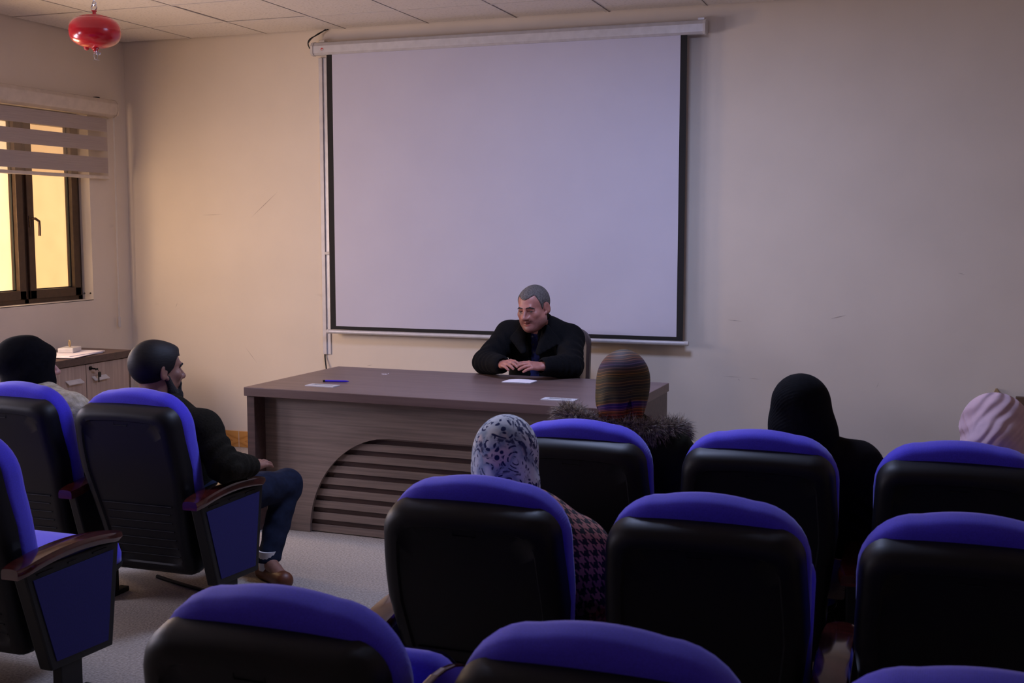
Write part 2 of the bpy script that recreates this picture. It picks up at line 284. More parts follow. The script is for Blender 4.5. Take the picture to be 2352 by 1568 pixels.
# ------------------------------------------------------------------ mesh helpers
class B:
    def __init__(s): s.bm = bmesh.new()
    def box(s, x0, x1, y0, y1, z0, z1, bev=0, mat=0, mtx=None):
        r = bmesh.ops.create_cube(s.bm, size=1); vs = r['verts']
        bmesh.ops.scale(s.bm, vec=(x1-x0, y1-y0, z1-z0), verts=vs); bmesh.ops.translate(s.bm, vec=((x0+x1)/2, (y0+y1)/2, (z0+z1)/2), verts=vs)
        if bev:
            es = list({e for v in vs for e in v.link_edges}); rr = bmesh.ops.bevel(s.bm, geom=es, offset=bev, segments=2, affect='EDGES', profile=.5)
            vs = list({v for f in rr['faces'] for v in f.verts} | {v for v in vs if v.is_valid})
        if mtx is not None: bmesh.ops.transform(s.bm, matrix=mtx, verts=vs)
        if mat:
            for f in {f for v in vs for f in v.link_faces}: f.material_index = mat
        return s
    def tube(s, pts, r, n=10, caps=True, radii=None):
        pts = [Vector(p) for p in pts]; rings = []; prev = None
        for i, p in enumerate(pts):
            t = (pts[min(i+1, len(pts)-1)] - pts[max(i-1, 0)]).normalized()
            if prev is None:
                a = Vector((0,0,1)) if abs(t.z) < .9 else Vector((1,0,0)); u = t.cross(a).normalized()
            else: u = (prev - t*prev.dot(t)).normalized()
            prev = u; v = t.cross(u); rr = radii[i] if radii else r
            rings.append([s.bm.verts.new(p + (u*math.cos(2*PI*k/n) + v*math.sin(2*PI*k/n))*rr) for k in range(n)])
        for a, b in zip(rings, rings[1:]):
            for k in range(n): s.bm.faces.new((a[k], a[(k+1)%n], b[(k+1)%n], b[k]))
        if caps: s.bm.faces.new(rings[0][::-1]); s.bm.faces.new(rings[-1])
        return s
    def lathe(s, prof, c=(0,0,0), n=32, mtx=None):
        rings = []; nv = []
        for r, z in prof:
            if r < 1e-6: ring = [s.bm.verts.new((c[0], c[1], c[2]+z))]
            else: ring = [s.bm.verts.new((c[0]+r*math.cos(2*PI*k/n), c[1]+r*math.sin(2*PI*k/n), c[2]+z)) for k in range(n)]
            rings.append(ring); nv += ring
        for a, b in zip(rings, rings[1:]):
            for k in range(n):
                q = [a[k % len(a)], a[(k+1) % len(a)], b[(k+1) % len(b)], b[k % len(b)]]
                q2 = []
                for x in q:
                    if x not in q2: q2.append(x)
                if len(q2) > 2: s.bm.faces.new(q2)
        if len(rings[0]) > 1: s.bm.faces.new(rings[0][::-1])
        if len(rings[-1]) > 1: s.bm.faces.new(rings[-1])
        if mtx is not None: bmesh.ops.transform(s.bm, matrix=mtx, verts=nv)
        return s
    def prism(s, poly, a, b, axis='x'):
        def P(u, v, w):
            return {'x': (w, u, v), 'y': (u, w, v), 'z': (u, v, w)}[axis]
        A = [s.bm.verts.new(P(u, v, a)) for u, v in poly]; Bv = [s.bm.verts.new(P(u, v, b)) for u, v in poly]
        n = len(poly)
        s.bm.faces.new(A); s.bm.faces.new(Bv[::-1])
        for i in range(n): s.bm.faces.new((A[i], Bv[i], Bv[(i+1)%n], A[(i+1)%n]))
        return s
    def rings(s, R, cap0=True, cap1=True):
        rr = [[s.bm.verts.new(p) for p in ring] for ring in R]; n = len(rr[0])
        for a, b in zip(rr, rr[1:]):
            for k in range(n): s.bm.faces.new((a[k], a[(k+1)%n], b[(k+1)%n], b[k]))
        if cap0: s.bm.faces.new(rr[0][::-1])
        if cap1: s.bm.faces.new(rr[-1])
        return s
    def grid(s, f, nu, nv):
        g = [[s.bm.verts.new(f(i/nu, j/nv)) for j in range(nv+1)] for i in range(nu+1)]
        for i in range(nu):
            for j in range(nv): s.bm.faces.new((g[i][j], g[i+1][j], g[i+1][j+1], g[i][j+1]))
        return s
    def out(s, name, mats, parent=None, smooth=False, bevel=0, loc=None, rot=None, angle=.6):
        bmesh.ops.recalc_face_normals(s.bm, faces=s.bm.faces)
        me = bpy.data.meshes.new(name); s.bm.to_mesh(me); s.bm.free()
        for k in (mats if isinstance(mats, (list, tuple)) else [mats]): me.materials.append(MAT[k])
        o = bpy.data.objects.new(name, me); COL.objects.link(o)
        if parent: o.parent = parent
        if loc is not None: o.location = loc
        if rot is not None: o.rotation_euler = rot
        if smooth:
            me.shade_smooth()
            if angle < 3: me.set_sharp_from_angle(angle=angle)
        if bevel:
            md = o.modifiers.new('bevel', 'BEVEL'); md.width = bevel; md.segments = 2; md.limit_method = 'ANGLE'
        return o
def tag(o, label, cat, group=None):
    o['label'] = label; o['category'] = cat
    if group: o['group'] = group
    return o
def thing(name, label, cat, loc=(0,0,0), rz=0, group=None):
    o = bpy.data.objects.new(name, None); COL.objects.link(o); o.location = loc; o.rotation_euler = (0,0,rz)
    return tag(o, label, cat, group)
def struct(o): o['kind'] = 'structure'; return o
def dup(root, loc=None):
    r = root.copy(); COL.objects.link(r)
    if loc is not None: r.location = loc
    for ch in list(root.children):
        c = ch.copy(); COL.objects.link(c); c.parent = r
        for g in list(ch.children):
            d = g.copy(); COL.objects.link(d); d.parent = c
    return r
def spline(pts, n=8):
    P = [Vector(p) for p in pts]; P = [P[0]] + P + [P[-1]]; o = []
    for i in range(1, len(P)-2):
        for k in range(n):
            t = k/n; a, b, c, d = P[i-1:i+3]
            o.append(.5*((2*b) + (-a+c)*t + (2*a-5*b+4*c-d)*t*t + (-a+3*b-3*c+d)*t**3))
    o.append(P[-2]); return o

# ------------------------------------------------------------------ room shell
H = 2.865; XR, YB = 8.4, -9.2
def wall_with_holes(name, plane_x, holes, y0, y1, z0, z1, th, mat):
    # wall normal to x, from plane_x-th to plane_x, with rectangular openings (ya, yb, za, zb)
    b = B(); cuts = sorted(holes); y = y0
    for ya, yb, za, zb in cuts:
        b.box(plane_x-th, plane_x, y, ya, z0, z1); b.box(plane_x-th, plane_x, ya, yb, z0, za); b.box(plane_x-th, plane_x, ya, yb, zb, z1); y = yb
    b.box(plane_x-th, plane_x, y, y1, z0, z1)
    return struct(b.out(name, mat))
WIN = (-2.02, -.406, 1.055, 2.33)
wall_with_holes('wall_left', 0, [WIN, (-3.5, -2.4, 1.055, 2.33), (-5.15, -4.05, 1.055, 2.33)], YB, 0.0, 0, 3.05, .16, 'wall')
struct(B().box(-.16, XR+.15, 0, .2, 0, 3.05).out('wall_front', 'wall'))
struct(B().box(XR, XR+.15, YB, 0, 0, 3.05).out('wall_right', 'wall'))
b = B()
for x0, z0, x1, z1, wd in ((4.30,.655,4.42,.652,.003),(4.46,.650,4.53,.645,.003),(4.40,.645,4.41,.63,.003),(4.93,1.02,5.02,1.045,.006),(4.32,1.0,4.42,.992,.004),(.62,1.64,.80,1.645,.003),(1.02,1.62,1.24,1.80,.005),(5.2,.62,5.215,.66,.002),(.95,.72,1.05,.60,.003),(5.62,1.30,5.66,1.29,.003),(.38,.98,.40,1.02,.003),(1.9,.62,1.95,.63,.004)):
    d = Vector((x1-x0,0,z1-z0)); n_ = Vector((-d.z,0,d.x)).normalized()*wd/2; A = Vector((x0,-.0006,z0)); C_ = Vector((x1,-.0006,z1)); Mi = (A+C_)/2
    b.bm.faces.new([b.bm.verts.new(q) for q in (A, Mi+n_, C_, Mi-n_)])
b.out('scuff_mark', 'scuff', bpy.data.objects['wall_front'])
struct(B().box(-.16, XR+.15, YB-.15, YB, 0, 3.05).out('wall_back', 'wall'))
struct(B().box(-.16, XR+.15, YB-.15, .2, -.12, 0).out('floor', 'carpet'))
# ceiling: tiles resting on a T-bar grid
b = B(); X0, Y0, T = .5649, -.4633, .6
xs = [-.001] + [X0+T*k for k in range(14) if X0+T*k < XR] + [XR]; ys = [.001] + [Y0-T*k for k in range(16) if Y0-T*k > YB] + [YB]
for i in range(len(xs)-1):
    for j in range(len(ys)-1):
        x0, x1, y1, y0 = xs[i]+.013, xs[i+1]-.013, ys[j]-.013, ys[j+1]+.013
        if x1-x0 > .03 and y1-y0 > .03:
            tz = random.choice([0,0,0,.0015,.003])
            b.box(x0, x1, y0, y1, H+.001+tz, H+.018, .0)
ceil = struct(b.out('ceiling', 'tile'))
b = B()
for x in xs[1:-1]: b.box(x-.012, x+.009, YB, 0, H-.002, H+.004)
for y in ys[1:-1]: b.box(0, XR, y-.006, y+.009, H-.001, H+.0035)
g = b.out('ceiling_bar', 'tbar', ceil)
B().box(-.16, XR+.15, YB-.15, .2, H+.03, 3.2).out('ceiling_slab', 'dark', ceil)
# skirting tiles
struct(B().box(0.012, XR, -.012, 0, 0, .115, .002).out('baseboard_front', 'basetile'))
struct(B().box(0, .012, YB, 0, 0, .115, .002).out('baseboard_left', 'basetile'))
struct(B().box(XR-.012, XR, YB, -.012, 0, .115, .002).out('baseboard_right', 'basetile'))
# the world outside the window: ochre wall, paler wall further along, ground, roof edge
outw = thing('building', 'sunlit ochre plastered wall seen close outside the window', 'building', (-1.6, 1.2, -.2))
B().box(-.3, 0, -.42, 3.2, 0, 5).out('wall', 'stucco', outw)
outw2 = thing('building', 'paler cream sunlit wall seen through the left window pane', 'building', (-1.75, -3, -.2))
B().box(-.3, 0, -3.5, 3.77, 0, 5).out('wall', 'stucco2', outw2)
struct(B().box(-4, -.16, -9, 5, -.3, -.2).out('outside_ground', 'ground'))

# window_1: three brown sashes
def window(name, y0, y1, z0, z1, nl, glass=True):
    root = bpy.data.objects.new(name, None); COL.objects.link(root); struct(root)
    X = -.09
    b = B()
    b.box(X-.06, X, y1-.045, y1, z0, z1, .003); b.box(X-.06, X, y0, y0+.045, z0, z1, .003)
    b.box(X-.06, X, y0, y1, z0, z0+.035, .003); b.box(X-.06, X, y0, y1, z1-.05, z1, .003)
    wlt = (y1-y0)/nl
    for k in range(1, nl): b.box(X-.06, X, y1-k*wlt-.02, y1-k*wlt+.02, z0, z1, .003)
    b.out('window_frame', 'brownalu', root)
    for k in range(nl):
        a, c = y1-(k+1)*wlt+.018, y1-k*wlt-.018
        if k == 0: c = y1-.035
        b = B(); s = .058
        for (p, q, r, t) in ((a, a+s, z0+.03, z1-.04), (c-s, c, z0+.03, z1-.04), (a, c, z0+.03, z0+.09), (a, c, z1-.1, z1-.04)):
            b.box(X-.045, X+.018, p, q, r, t, .004)
        sash = b.out('sash', 'brownalu', root)
        b = B()
        for (p, q, r, t) in ((a+s, a+s+.006, z0+.09, z1-.1), (c-s-.006, c-s, z0+.09, z1-.1), (a+s, c-s, z0+.09, z0+.096)): b.box(X-.026, X-.013, p, q, r, t)
        b.out('gasket', 'gasket', sash)
        B().box(X-.022, X-.018, a+s, c-s, z0+.09, z1-.1).out('pane', 'glass', sash)
        if k == 0:
            h = B(); hy = a+.022; hz = 1.60
            h.box(X+.018, X+.030, hy-.014, hy+.014, hz-.045, hz+.03, .004)
            h.tube([(X+.028, hy, hz+.01), (X+.055, hy+.004, hz+.012), (X+.062, hy+.03, hz-.005), (X+.060, hy+.034, hz-.05), (X+.058, hy+.034, hz-.10)], .009, 8)
            h.out('window_handle', 'brownalu', root, smooth=True)
    B().box(-.09, .0, y0, y1, z0-.004, z0+.002).out('window_sill', 'wall', root)
    return root
window('window_1', *WIN, 3)
window('window_2', -3.5, -2.4, 1.055, 2.33, 2); window('window_3', -5.15, -4.05, 1.055, 2.33, 2)

# zebra roller blind over window_1
bl = thing('roller_blind', 'half-raised striped zebra roller blind over the left window', 'blind', (0.0, -1.25, 2.32))
n = 14; R = [];
prof = [(.0,.0),(.0,.115),(.035,.122),(.07,.115),(.088,.09),(.088,.045),(.075,.015),(.045,.0)]
b = B(); b.rings([[(p[0]+.003, y, p[1]) for p in prof] for y in (-1.05, 1.055)]); b.out('housing', 'blindhouse', bl, smooth=True, bevel=.003, angle=.5)
b = B(); b.rings([[(p[0]*1.05+.002, y, p[1]*1.03-.002) for p in prof] for y in (1.055, 1.067)]); b.out('end_cap', 'blindhouse', bl, smooth=True, angle=.5)
B().box(.02, .05, .885, .92, .118, .128, .002).out('bracket', 'dark', bl)
def band(z0, z1, dx=0):
    b = B(); b.box(.040+dx, .0415+dx, -1.03, .992, z0-2.32, z1-2.32); return b.out('fabric_band', 'blind', bl)
for z0, z1 in ((2.325,2.375),(2.215,2.310),(2.083,2.181),(1.930,2.040)): band(z0, z1-.003)
B().box(.0435, .0438, -1.03, .992, 1.905-2.32, 2.36-2.32).out('sheer_mesh', 'sheer', bl)
b = B(); b.box(.030, .052, -1.035, .996, 1.889-2.32, 1.912-2.32, .006); b.out('bottom_rail', 'blindhouse', bl)
b = B(); b.tube([(.035, 1.072, .02), (.03, 1.073, -.7), (.025, 1.075, -1.40)], .0016, 6); b.tube([(.042, 1.072, .02), (.037, 1.073, -.7), (.032, 1.075, -1.40)], .0016, 6); b.out('cord', 'white', bl)
B().box(.020, .038, 1.068, 1.082, -1.475, -1.40, .004).out('cord_weight', 'white', bl)

# ------------------------------------------------------------------ projector screen
scr = thing('projection_screen', 'large white pull-down projection screen with black border on front wall', 'screen', (2.87, -.004, 0))
hp = [(-.0,2.705),(-.0,2.775),(-.055,2.775),(-.085,2.766),(-.10,2.745),(-.10,2.700),(-.088,2.688),(-.06,2.686)]
b = B(); b.rings([[(x, p[0], p[1]) for p in hp] for x in (-1.285, 1.302)]); b.out('housing', 'alum', scr, smooth=True, angle=.5)
for x0, x1 in ((-1.302,-1.283),(1.300,1.316)):
    b = B(); b.rings([[(x, p[0]*1.05, 2.73+(p[1]-2.73)*1.06) for p in hp] for x in (x0, x1)]); b.out('end_cap', 'white', scr, smooth=True, bevel=.002, angle=.5)
mk = B(); mk.lathe([(0,0),(.009,0),(.009,.0015),(0,.0015)], n=20, mtx=Matrix.Translation((-1.215,-.1005,2.722)) @ Matrix.Rotation(PI/2,4,'X')); mk.out('red_logo_mark', 'red', scr)
mk = B(); mk.lathe([(0,0),(.0055,0),(.0055,.0015),(0,.0015)], n=16, mtx=Matrix.Translation((-1.213,-.1015,2.719)) @ Matrix.Rotation(PI/2,4,'X')); mk.out('logo_centre', 'white', scr)
for x in (-1.245, 1.28):
    B().box(x-.02, x+.02, -.05, 0, 2.775, 2.79, .002).out('wall_bracket', 'chrome', scr)
XL, XH, ZB, ZT = -1.195, 1.205, .870, 2.700
def fabric(u, v):
    x = XL+(XH-XL)*u; z = ZB+(ZT-ZB)*v
    s = max(0, 1-v*1.5); a = s*s*(.2+u)
    y = -.078 + .0090*a*math.sin(9*(u*1.0 - v*.55)+1.2) + .0040*a*math.sin(21*(u-v*.7)) + .0012*math.sin(5*u+3*v)
    return (x, y, z)
b = B(); b.grid(fabric, 120, 80)
for f in b.bm.faces:
    c = f.calc_center_median()
    if c.x < XL+.032 or c.x > XH-.032 or c.z < ZB+.030: f.material_index = 1
fab = b.out('screen_fabric', ['screen','border'], scr, smooth=True, angle=4)
b = B(); b.tube([(-1.205,-.078,.855),(1.215,-.078,.855)], .0135, 16); b.out('bottom_bar', 'alum', scr, smooth=True)
for x0, x1 in ((-1.222,-1.205),(1.215,1.240)):
    b = B(); b.tube([(x0,-.078,.855),(x1,-.078,.855)], .0145, 16); b.out('bar_cap', 'white', scr, smooth=True)
# trunking and its cable, screen lead
tr = thing('cable_trunking', 'narrow white plastic cable trunking down the wall left of screen', 'trunking', (1.60, 0, .69))
B().box(-.022, .006, -.018, 0, 0, 1.99, .002).out('cover', 'trunk', tr)
B().box(.004, .034, -.008, 0, .0, 1.99, .001).out('backing_strip', 'alum', tr)
B().box(.008, .045, -.024, -.006, .68, .70, .003).out('clip', 'white', tr)
b = B(); b.tube(spline([(1.588,-.010,.70),(1.592,-.014,.66),(1.61,-.03,.58),(1.625,-.04,.45),(1.63,-.04,.02)]), .005, 8)
tag(b.out('cable', 'blackcable', smooth=True), 'black cable hanging from the white trunking behind the desk', 'cable')
b = B()
b.tube(spline([(1.64,-.02,2.864),(1.60,-.05,2.83),(1.55,-.07,2.80),(1.535,-.075,2.77),(1.545,-.07,2.735)]), .004, 8)
b.tube(spline([(1.66,-.02,2.864),(1.61,-.06,2.835),(1.565,-.085,2.795),(1.54,-.085,2.76),(1.56,-.075,2.73)]), .003, 8)
tag(b.out('power_lead', 'blackcable', smooth=True), 'looped thin lead from ceiling to left end of screen housing', 'cable')

# ------------------------------------------------------------------ hanging extinguisher ball
ex = thing('fire_extinguisher', 'red ceiling-hung automatic fire extinguisher canister', 'fire extinguisher', (1.54, -2.2, 2.438))
def can(t): return (.157*(1-abs(t)**2.7)**(1/2.1) if abs(t) < 1 else 0, .102+.102*t)
pf = [can(-math.cos(PI*k/28)) for k in range(29)]; pf.insert(15, (.1583,.1035)); pf.insert(15, (.1583,.1015))
b = B(); b.lathe(pf, n=56); b.out('canister', 'red', ex, smooth=True, angle=1.2)
pd = [(r*1.002, z+.0006) for r, z in pf if z > .181]; b = B()
rings_ = [[b.bm.verts.new((r*math.cos(2*PI*k/48), r*math.sin(2*PI*k/48), z)) for k in range(48)] for r, z in pd if r > .004]
for p_, q_ in zip(rings_, rings_[1:]):
    for k in range(48): b.bm.faces.new((p_[k], p_[(k+1)%48], q_[(k+1)%48], q_[k]))
b.out('dusty_top', 'dustyred', ex, smooth=True)
ex.scale = (.785,.785,.785)
b = B(); b.lathe([(.011,.2),(.011,.225),(.016,.226),(.016,.232),(.010,.234)], n=16); b.out('neck', 'red', ex, smooth=True)
b = B(); b.tube([(.019*math.cos(t), 0, .252+.019*math.sin(t)) for t in np.linspace(0, 2*PI, 25)], .0045, 8); b.out('eye_ring', 'chrome', ex, smooth=True)
b = B(); b.tube(spline([(.012,0,.285),(.012,0,.27),(0,0,.262),(-.010,0,.272),(-.004,0,.290),(0,0,.31),(0,0,.543)]), .0045, 8); b.out('ceiling_hook', 'chrome', ex, smooth=True)
b = B(); b.lathe([(.022,.004),(.022,-.008),(.014,-.010),(.014,-.020),(.010,-.022)], n=16); b.out('valve', 'red', ex, smooth=True)
b = B(); b.lathe([(.010,-.018),(.010,-.030),(.016,-.034),(.016,-.038),(.004,-.040)], n=16)
b.tube([(-.010,0,-.034),(-.014,0,-.05),(-.006,0,-.066),(0,0,-.072),(.006,0,-.066),(.014,0,-.05),(.010,0,-.034)], .003, 8); b.box(-.015,.015,-.015,.015,-.075,-.072)
b.tube([(.01,0,-.030),(.03,0,-.034)], .006, 8); b.lathe([(0,0),(.012,0),(.012,.008),(0,.008)], n=16, mtx=Matrix.Translation((.030,-.004,-.034)) @ Matrix.Rotation(PI/2,4,'X')); b.out('sprinkler_head', 'chrome', ex, smooth=True)
b = B(); b.lathe([(.018,.012),(.014,-.004),(.004,-.010),(0,-.010)], c=(-.068,0,0), n=14); b.out('plug', 'dustyred', ex, smooth=True)

# ------------------------------------------------------------------ cabinet
cb = thing('storage_cabinet', 'low cabinet with brown top and pale wood doors beside left wall', 'cabinet', (0.0, -.64, 0))
L = 1.72
B().box(.005, .495, -L, .0, .700, .745, .002).out('top', 'espresso', cb)
b = B(); b.box(.01, .475, -.024, -.004, .0, .70); b.box(.01, .475, -L+.004, -L+.024, 0, .70); b.box(.01, .02, -L+.02, -.02, 0, .70); b.box(.01,.46,-L+.02,-.02,0,.06); b.box(.01,.455,-L+.02,-.02,.06,.695); b.out('body', 'espresso', cb)
for k in range(4):
    y1 = -.026-k*.418; y0 = y1-.414
    d = B().box(.458, .478, y0+.002, y1, .065, .694, .001).out('door', 'cabdoor', cb)
    hy = (y0+.05, y0+.185) if k % 2 == 0 else (y1-.185, y1-.05)
    h = B(); h.rings([[(.478,hy[0],.612),(.478,hy[1],.612),(.478,hy[1],.606),(.478,hy[0],.606)],[(.505,hy[0]+.004,.590),(.505,hy[1]+.004,.590),(.503,hy[1]+.004,.585),(.503,hy[0]+.004,.585)]]); h.out('handle', 'white', d)
    if k == 0:
        lk = B(); lk.lathe([(0,0),(.013,0),(.013,.008),(0,.009)], n=18, mtx=Matrix.Translation((.478,y0+.036,.668)) @ Matrix.Rotation(PI/2,4,'Y')); lk.out('lock', 'blackmetal', d, smooth=True)
        kk = B(); kk.box(.486,.520,y0+.034,y0+.038,.660,.671,.001); kk.box(.516,.520,y0+.036,y0+.062,.655,.668,.001); 
        kk.box(.508,.514,y0+.070,y0+.098,.606,.640,.004); kk.box(.509,.512,y0+.072,y0+.080,.575,.608)
        kk.tube([(.512,y0+.058,.66),(.512,y0+.072,.652),(.511,y0+.082,.640)], .0015, 6); 
        tag(kk.out('key', 'blackmetal', loc=(0,-.64,0)), 'black key and spare fob hanging in the cabinet door lock', 'key')
# things on the cabinet
ps = thing('paper_stack', 'loose stack of white papers on the cabinet top', 'papers', (.345, -1.06, .745), .12)
for k, (dx, dy, r) in enumerate(((0,0,0),(.015,-.03,.10),(-.01,.02,-.08))):
    B().box(-.11+dx, .11+dx, -.16+dy, .19+dy, .001+.004*k, .0045+.004*k, mtx=Matrix.Rotation(r,4,'Z')).out('sheet', 'paper', ps)
b = B(); b.box(-.05,.05,-.075,.075,0,.03,.006); tag(b.out('white_box', 'white', loc=(.27,-.98,.758), rot=(0,0,.35)), 'small white box lying on the papers on the cabinet', 'box')
b = B(); b.tube([(0, .022*math.cos(t), .022+.020*math.sin(t)) for t in np.linspace(0,2*PI,25)], .004, 8); tag(b.out('tape_ring', 'tanwood', smooth=True, loc=(.25,-.955,.787), rot=(0,0,.9)), 'small tan ring standing on the white box on the cabinet', 'ring')

# ------------------------------------------------------------------ presenter desk
dk = thing('desk', 'wide dark wood presenter desk with louvred arch front', 'desk', (3.206, -1.545, 0), math.radians(-2.0))
W2, D2 = .985, .475
B().box(-W2, W2, -D2, D2, .705, .75, .003).out('desk_top', 'desktop', dk)
for sx in (-1, 1):
    B().box(sx*W2-.045*(sx>0)-.004*sx if sx>0 else -W2+.004, sx*W2-.004*sx if sx>0 else -W2+.049, -D2+.02, D2-.02, 0, .705, .002).out('side_panel', 'espresso', dk)
yp = -D2+.115
arch = [(-.68,0)]
for t in np.linspace(PI, PI/2, 20): arch.append((-.21+.47*math.cos(t), .515*math.sin(t)))
for t in np.linspace(PI/2, 0, 20): arch.append((.21+.47*math.cos(t), .515*math.sin(t)))
poly = [(-.936,0)] + arch[1:] + [(.936,0),(.936,.705),(-.936,.705)]
b = B(); b.prism(poly, yp, yp+.018, 'y'); b.out('front_panel', 'greige', dk)
b = B(); b.box(-.75,.75, yp+.034, yp+.040, 0, .60); b.out('louvre_backing', 'espresso', dk)
for k in range(9):
    z0 = .004+.0625*k
    b = B(); b.box(-.72,.72, yp+.020, yp+.033, z0, min(z0+.037,.56), .0015); b.out('slat', 'greige', dk)
for nm, x, y, lab in (('cable_grommet', 2.56, -1.81, 'brushed metal cable grommet plate near left front corner of desk'), ('cable_grommet', 3.845, -1.865, 'brushed metal cable grommet plate on right part of desk')):
    gm = thing(nm, lab, 'cable grommet', (x, y, .75), math.radians(-2), 'desk cable grommets')
    b = B(); b.box(-.082,.082,-.036,-.022,0,.004); b.box(-.082,.082,.024,.036,0,.004); b.box(-.082,-.055,-.022,.024,0,.004); b.box(.055,.082,-.022,.024,0,.004); b.out('rim', 'alum', gm)
    B().box(-.055,.055,-.022,.010,0,.0025).out('flap', 'alum', gm)
    B().box(-.055,.055,.010,.024,-.001,.001).out('slot', 'dark', gm)
pn = thing('pen', 'blue ballpoint pen lying on left of desk', 'pen', (2.56, -1.66, .7555), math.radians(11))
b = B(); b.tube([(-.068,0,0),(-.067,0,0),(.050,0,0)], .0048, 12); b.out('barrel', 'penblue', pn, smooth=True)
b = B(); b.tube([(.050,0,0),(.064,0,0),(.069,0,0)], .004, 10, radii=[.0048,.0022,.0006]); b.out('tip', 'penblue', pn, smooth=True)
b = B(); b.tube([(-.072,0,0),(-.060,0,0)], .0052, 12); b.out('cap', 'blackmetal', pn, smooth=True)
fp = B()
def sheetf(z):
    return lambda u, v: (-.078+.156*u+ .012*(v-.5), -.045+.09*v, z+.006*math.sin(PI*u)*(v)+.004*abs(u-.5)*v)
fp.grid(sheetf(.0015), 12, 6); fp.grid(sheetf(.005), 12, 6)
o = fp.out('folded_paper', 'paper', loc=(3.465,-1.345,.75), rot=(0,0,.02)); md = o.modifiers.new('t','SOLIDIFY'); md.thickness = .0006
tag(o, 'folded white sheet of paper on desk in front of the presenter', 'paper')
b = B()
for k in range(9):
    x, y = .03*math.cos(k*1.3)*(k/9), .012*math.sin(k*2.1); b.box(x-.007,x+.007,y-.002,y+.002,0,.0015,mtx=Matrix.Rotation(k*.7,4,'Z'))
tag(b.out('paper_scrap', 'paper', loc=(2.66,-1.28,.7501)), 'tiny torn paper scraps on the back left of the desk', 'paper scraps')

# presenter's office chair (brown leather)
oc = thing('office_chair', 'high-backed brown leather office chair behind the desk', 'chair', (3.325, -.52, 0), .05)
def rr(w, h, r, cx=0, cz=0, n=6):
    o = []
    for sx, sz, a0 in ((1,-1,-PI/2),(1,1,0),(-1,1,PI/2),(-1,-1,PI)):
        for k in range(n+1):
            a = a0+PI/2*k/n; o.append((cx+sx*(w-r)+r*math.cos(a), cz+sz*(h-r)+r*math.sin(a)))
    return o
b = B(); b.rings([[(x, .16+d+.10*((z-.40)), z) for x, z in rr(.245-i, .275-i, .09-i*.5, 0, .672)] for d, i in ((-.02,.05),(-.035,.02),(-.03,0),(.01,0),(.03,.015),(.035,.05))]); b.out('backrest', 'leather', oc, smooth=True)
b = B(); b.rings([[(x, y, .38+d) for x, y in rr(.25-i, .24-i, .08, 0, -.04)] for d, i in ((0,.03),(.015,0),(.06,0),(.08,.02),(.085,.06))]); b.out('seat', 'leather', oc, smooth=True)
b = B(); b.tube([(0,0,.08),(0,0,.39)], .03, 14); b.out('gas_column', 'blackmetal', oc, smooth=True)
for k in range(5):
    a = 2*PI*k/5+.3; b = B(); b.tube([(0,0,.09),(.26*math.cos(a),.26*math.sin(a),.065)], .02, 8, radii=[.026,.016]); lg = b.out('leg', 'blackmetal', oc, smooth=True)
    b = B(); b.tube([(.26*math.cos(a)-.015*math.sin(a),.26*math.sin(a)+.015*math.cos(a),.026),(.26*math.cos(a)+.015*math.sin(a),.26*math.sin(a)-.015*math.cos(a),.026)], .026, 14); b.out('caster', 'blackmetal', lg, smooth=True)
b = B(); b.box(-.03,.03,.02,.20,.36,.39); b.box(-.03,.03,.16,.20,.36,.62); b.out('back_bracket', 'blackmetal', oc)

# things on the right part of the front wall
b = B(); b.box(0,.30,-.045,0,-.24,0,.003); b.box(.02,.28,-.048,-.044,-.22,-.02); o = b.out('wall_box', 'woodbox', loc=(5.948,0,.613)); tag(o, 'brown box mounted on wall at the right edge of frame', 'wall box')
b = B(); b.prism([(-.045,-.12),(.045,-.12),(.012,.0),(.002,.0)], -.035, 0, 'y'); tag(b.out('wall_plaque', 'tanwood', loc=(5.84,0,.652)), 'tan wooden peaked bracket on the wall above the pink headscarf', 'bracket')

# ------------------------------------------------------------------ auditorium chairs
def yback(z):   # front plane of the back shell, local y
    P = [(.16,.245),(.33,.19),(.52,.135),(.715,.078),(.865,.050),(.925,.040)]
    zz = [p[0] for p in P]; yy = [p[1] for p in P]; return float(np.interp(z, zz, yy))
def outline(prof, z0, z1, rt_, rb, n=8, arc=.008):
    # prof: (z, half width) pairs from bottom to top
    zz = [p[0] for p in prof]; ww = [p[1] for p in prof]
    def hw(z): return float(np.interp(z, zz, ww))
    pts = [(hw(z0+rb), z0+rb)]; hw_t = hw(z1-rt_)
    for k in range(1, 10): z = z0+rb+(z1-rt_-z0-rb)*k/10; pts.append((hw(z), z))
    for k in range(n+1):
        a = PI/2*k/n; pts.append((hw_t-rt_+rt_*math.cos(a), z1-rt_+rt_*math.sin(a)))
    for k in range(1, 6): x = (hw_t-rt_)*(1-k/5); pts.append((x, z1+arc*(1-(x/(hw_t-rt_))**2)))
    right = [(0, z0), (hw(z0)*.5, z0), (hw(z0)-rb, z0), (hw(z0)-.3*rb, z0+.3*rb)] + pts
    left = [(-x, z) for x, z in right[::-1] if abs(x) > 1e-9]
    return right + left
def inset(ol, d, cz=.56, hw=.25, hh=.37):
    return [(x*(1-d/hw), cz+(z-cz)*(1-d/hh)) for x, z in ol]
def shellrings(ol, layers, hw=.25, cz=.56, hh=.37):
    out = []
    for ins, dep in layers:
        out.append([(x, yback(z)-dep, z-dep*.22) for x, z in inset(ol, ins, cz, hw, hh)])
    return out
SHELL = [(.16,.198),(.36,.211),(.63,.246),(.77,.237),(.88,.229)]
CUSH = [(.16,.198),(.36,.212),(.63,.2415),(.77,.2425),(.91,.2425)]
